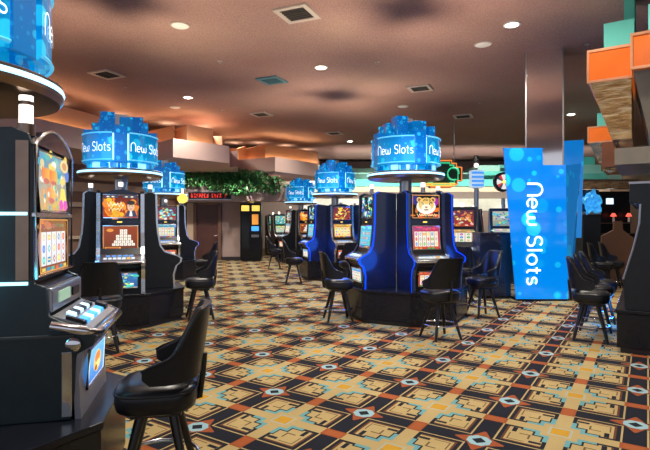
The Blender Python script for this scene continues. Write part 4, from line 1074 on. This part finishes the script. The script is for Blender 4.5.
MB().tube([(.42 + .2*math.cos(q*.4), -.05, cz_ + .22*math.sin(q*.4)) for q in range(14)], .03, 6).build('green_scroll', M['neong'], t)
for x in (-.5, .5): MB().cyl(x, .15, ppn(0, 160)[1] - .02, CEIL - wz(187, d), .02, 8).build('hanging_rod', M['steel'], t)
# black kiosk
d = 19.7
t = thing('ticket_kiosk', 'black ticket kiosk with two yellow lit headers against the planter wall', 'kiosk', (wx(251.5, d), d, 0))
h = (wx(262, d) - wx(241.5, d))/2
MB().box(-h, h, -.25, .3, .06, 2.28).build('kiosk_body', M['black'], t, bevel=.01); MB().box(-h + .03, h - .03, -.2, .3, 0, .06).build('plinth', M['base'], t)
for x in (-h*.5, h*.5): MB().box(x - .15, x + .15, -.27, -.25, 1.98, 2.2).build('header_panel', M['yellow'], t)
MB().box(h*.15, h*.75, -.27, -.25, 1.45, 1.85).build('orange_poster', M['orangep'], t); MB().box(h*.1, h*.8, -.27, -.25, 1.2, 1.38).build('blue_keys', M['bluep'], t)
MB().box(-h*.8, -.05, -.27, -.25, .5, 1.8).build('door_leaf', M['cab'], t); MB().box(h*.1, h*.8, -.30, -.25, .95, 1.05).build('tray', M['steel'], t)
cl = thing('round_lamp_sign', 'round yellow and white lamp sign on top of the black kiosk', 'sign', (wx(252, d), d, 2.28))
MB().cyl(0, 0, 0, .05, .06, 12).build('lamp_foot', M['steel'], cl); MB().lathe([(.001, -.05), (.17, -.05), (.19, -.03), (.19, .03), (.001, .05)], 24, M=Matrix.Translation((0, 0, .23)) @ Matrix.Rotation(PI/2, 4, 'X')).build('lamp_disc', M['yellow'], cl, smooth=40)
MB().cyl(0, 0, .42, .60, .04, 10).build('lamp_finial', M['candle'], cl)
c2 = dup(cl, (BK['C'][0][0] + .95, BK['C'][0][1] - .7, 2.03), 0, 'round yellow lamp sign on top of the far left bank machine')
c2.scale = (.72, .72, .72); c2.location = (BK['C'][0][0] + .60, BK['C'][0][1] - .30, 2.03)

# ------------------------------------------------------------------ light
for k in 'ABMD':
    c, ang = BK[k]
    for i in range(4):
        a = R(ang + 90*i - 45) - PI/2
        l = bpy.data.lights.new('uplight_beam', 'SPOT'); l.energy = 260; l.spot_size = R(95); l.spot_blend = 1; l.color = (1, .80, .52); l.shadow_soft_size = .05
        o = bpy.data.objects.new('uplight_beam', l); C.objects.link(o)
        o.location = (c[0] + .5*math.cos(a), c[1] + .5*math.sin(a), 3.16)
        dv = Vector((math.cos(a)*.75, math.sin(a)*.75, 1)); o.rotation_euler = dv.to_track_quat('-Z', 'Y').to_euler()
    l = bpy.data.lights.new('topper_glow', 'POINT'); l.energy = 12; l.color = (.15, .5, 1); l.shadow_soft_size = .3
    o = bpy.data.objects.new('topper_glow', l); C.objects.link(o); o.location = (c[0], c[1] - .85, 2.6)
for k in 'MD':                                         # added blue points standing in for the edge glow on the cabinet sides
    c, ang = BK[k]
    for i in range(4):
        a = R(ang - 45 + 90*i) - PI/2
        l = bpy.data.lights.new('blue_wash', 'POINT'); l.energy = 16; l.color = (.02, .14, 1); l.shadow_soft_size = .25
        o = bpy.data.objects.new('blue_wash', l); C.objects.link(o); o.location = (c[0] + 1.0*math.cos(a), c[1] + 1.0*math.sin(a), .95)
def up(x, y, z, e, col=(1, .62, .26), sz=.08, ang=150):
    l = bpy.data.lights.new('cove_and_fill_uplight', 'SPOT'); l.energy = e; l.color = col; l.spot_size = R(ang); l.spot_blend = 1; l.shadow_soft_size = sz
    o = bpy.data.objects.new('cove_and_fill_uplight', l); C.objects.link(o); o.location = (x, y, z); o.rotation_euler = (PI, 0, 0)
for px, d in ((40, 13.5), (110, 15.2), (165, 16.6), (205, 17.2), (236, 21), (262, 21), (290, 21.8), (312, 23), (318, 26)): up(wx(px, d) - .3, d + 1.2, 4.66, 45, (1, .80, .52), .25)
for px in (310, 360, 410, 470, 520, 590):  # added fill aimed at the far teal soffits
    up(wx(px, 23.0), 23.0, 2.5, 420, (1, .93, .80)); C.objects[-1].rotation_euler = Vector((0, 1, .55)).to_track_quat('-Z', 'Y').to_euler()
for x, y, e in ((-4.9, 18.2, 420), (-3.3, 17.9, 420), (-2.0, 20.6, 260), (-6.5, 14.4, 260), (-1.2, 22.5, 260)): add_spot(x, y, e, 150, (1, .88, .78), z=3.42)  # added fill under the soffit for the planter wall, lamps only
for x, y, e in ((6.5, 13.5, 300), (8, 10, 300), (5.6, 17, 300), (3.0, 25, 300), (9, 20, 400)): add_spot(x, y, e)  # added fill for the dim right and far areas, no fittings
l = bpy.data.lights.new('blue_floor_fill', 'POINT'); l.energy = 22; l.color = (.03, .25, 1); l.shadow_soft_size = .1  # added point for the blue patch on the floor by the right stools
o = bpy.data.objects.new('blue_floor_fill', l); C.objects.link(o); p = rw(1.6, -.12); o.location = (p[0], p[1], .38)
w = bpy.data.worlds.new('World'); bpy.context.scene.world = w; w.use_nodes = True
w.node_tree.nodes['Background'].inputs[0].default_value = (.72, .74, .86, 1); w.node_tree.nodes['Background'].inputs[1].default_value = .75

cam = bpy.data.cameras.new('camera'); co = bpy.data.objects.new('camera', cam); C.objects.link(co)
cam.sensor_width = 36; cam.lens = F/650*36; cam.shift_y = -3/650; cam.clip_end = 100; cam.clip_start = .05
co.location = (0, 0, CAMH); co.rotation_euler = (PI/2, 0, 0)
sc = bpy.context.scene; sc.camera = co
sc.view_settings.view_transform = 'Standard'; sc.view_settings.look = 'None'; sc.view_settings.exposure = 0
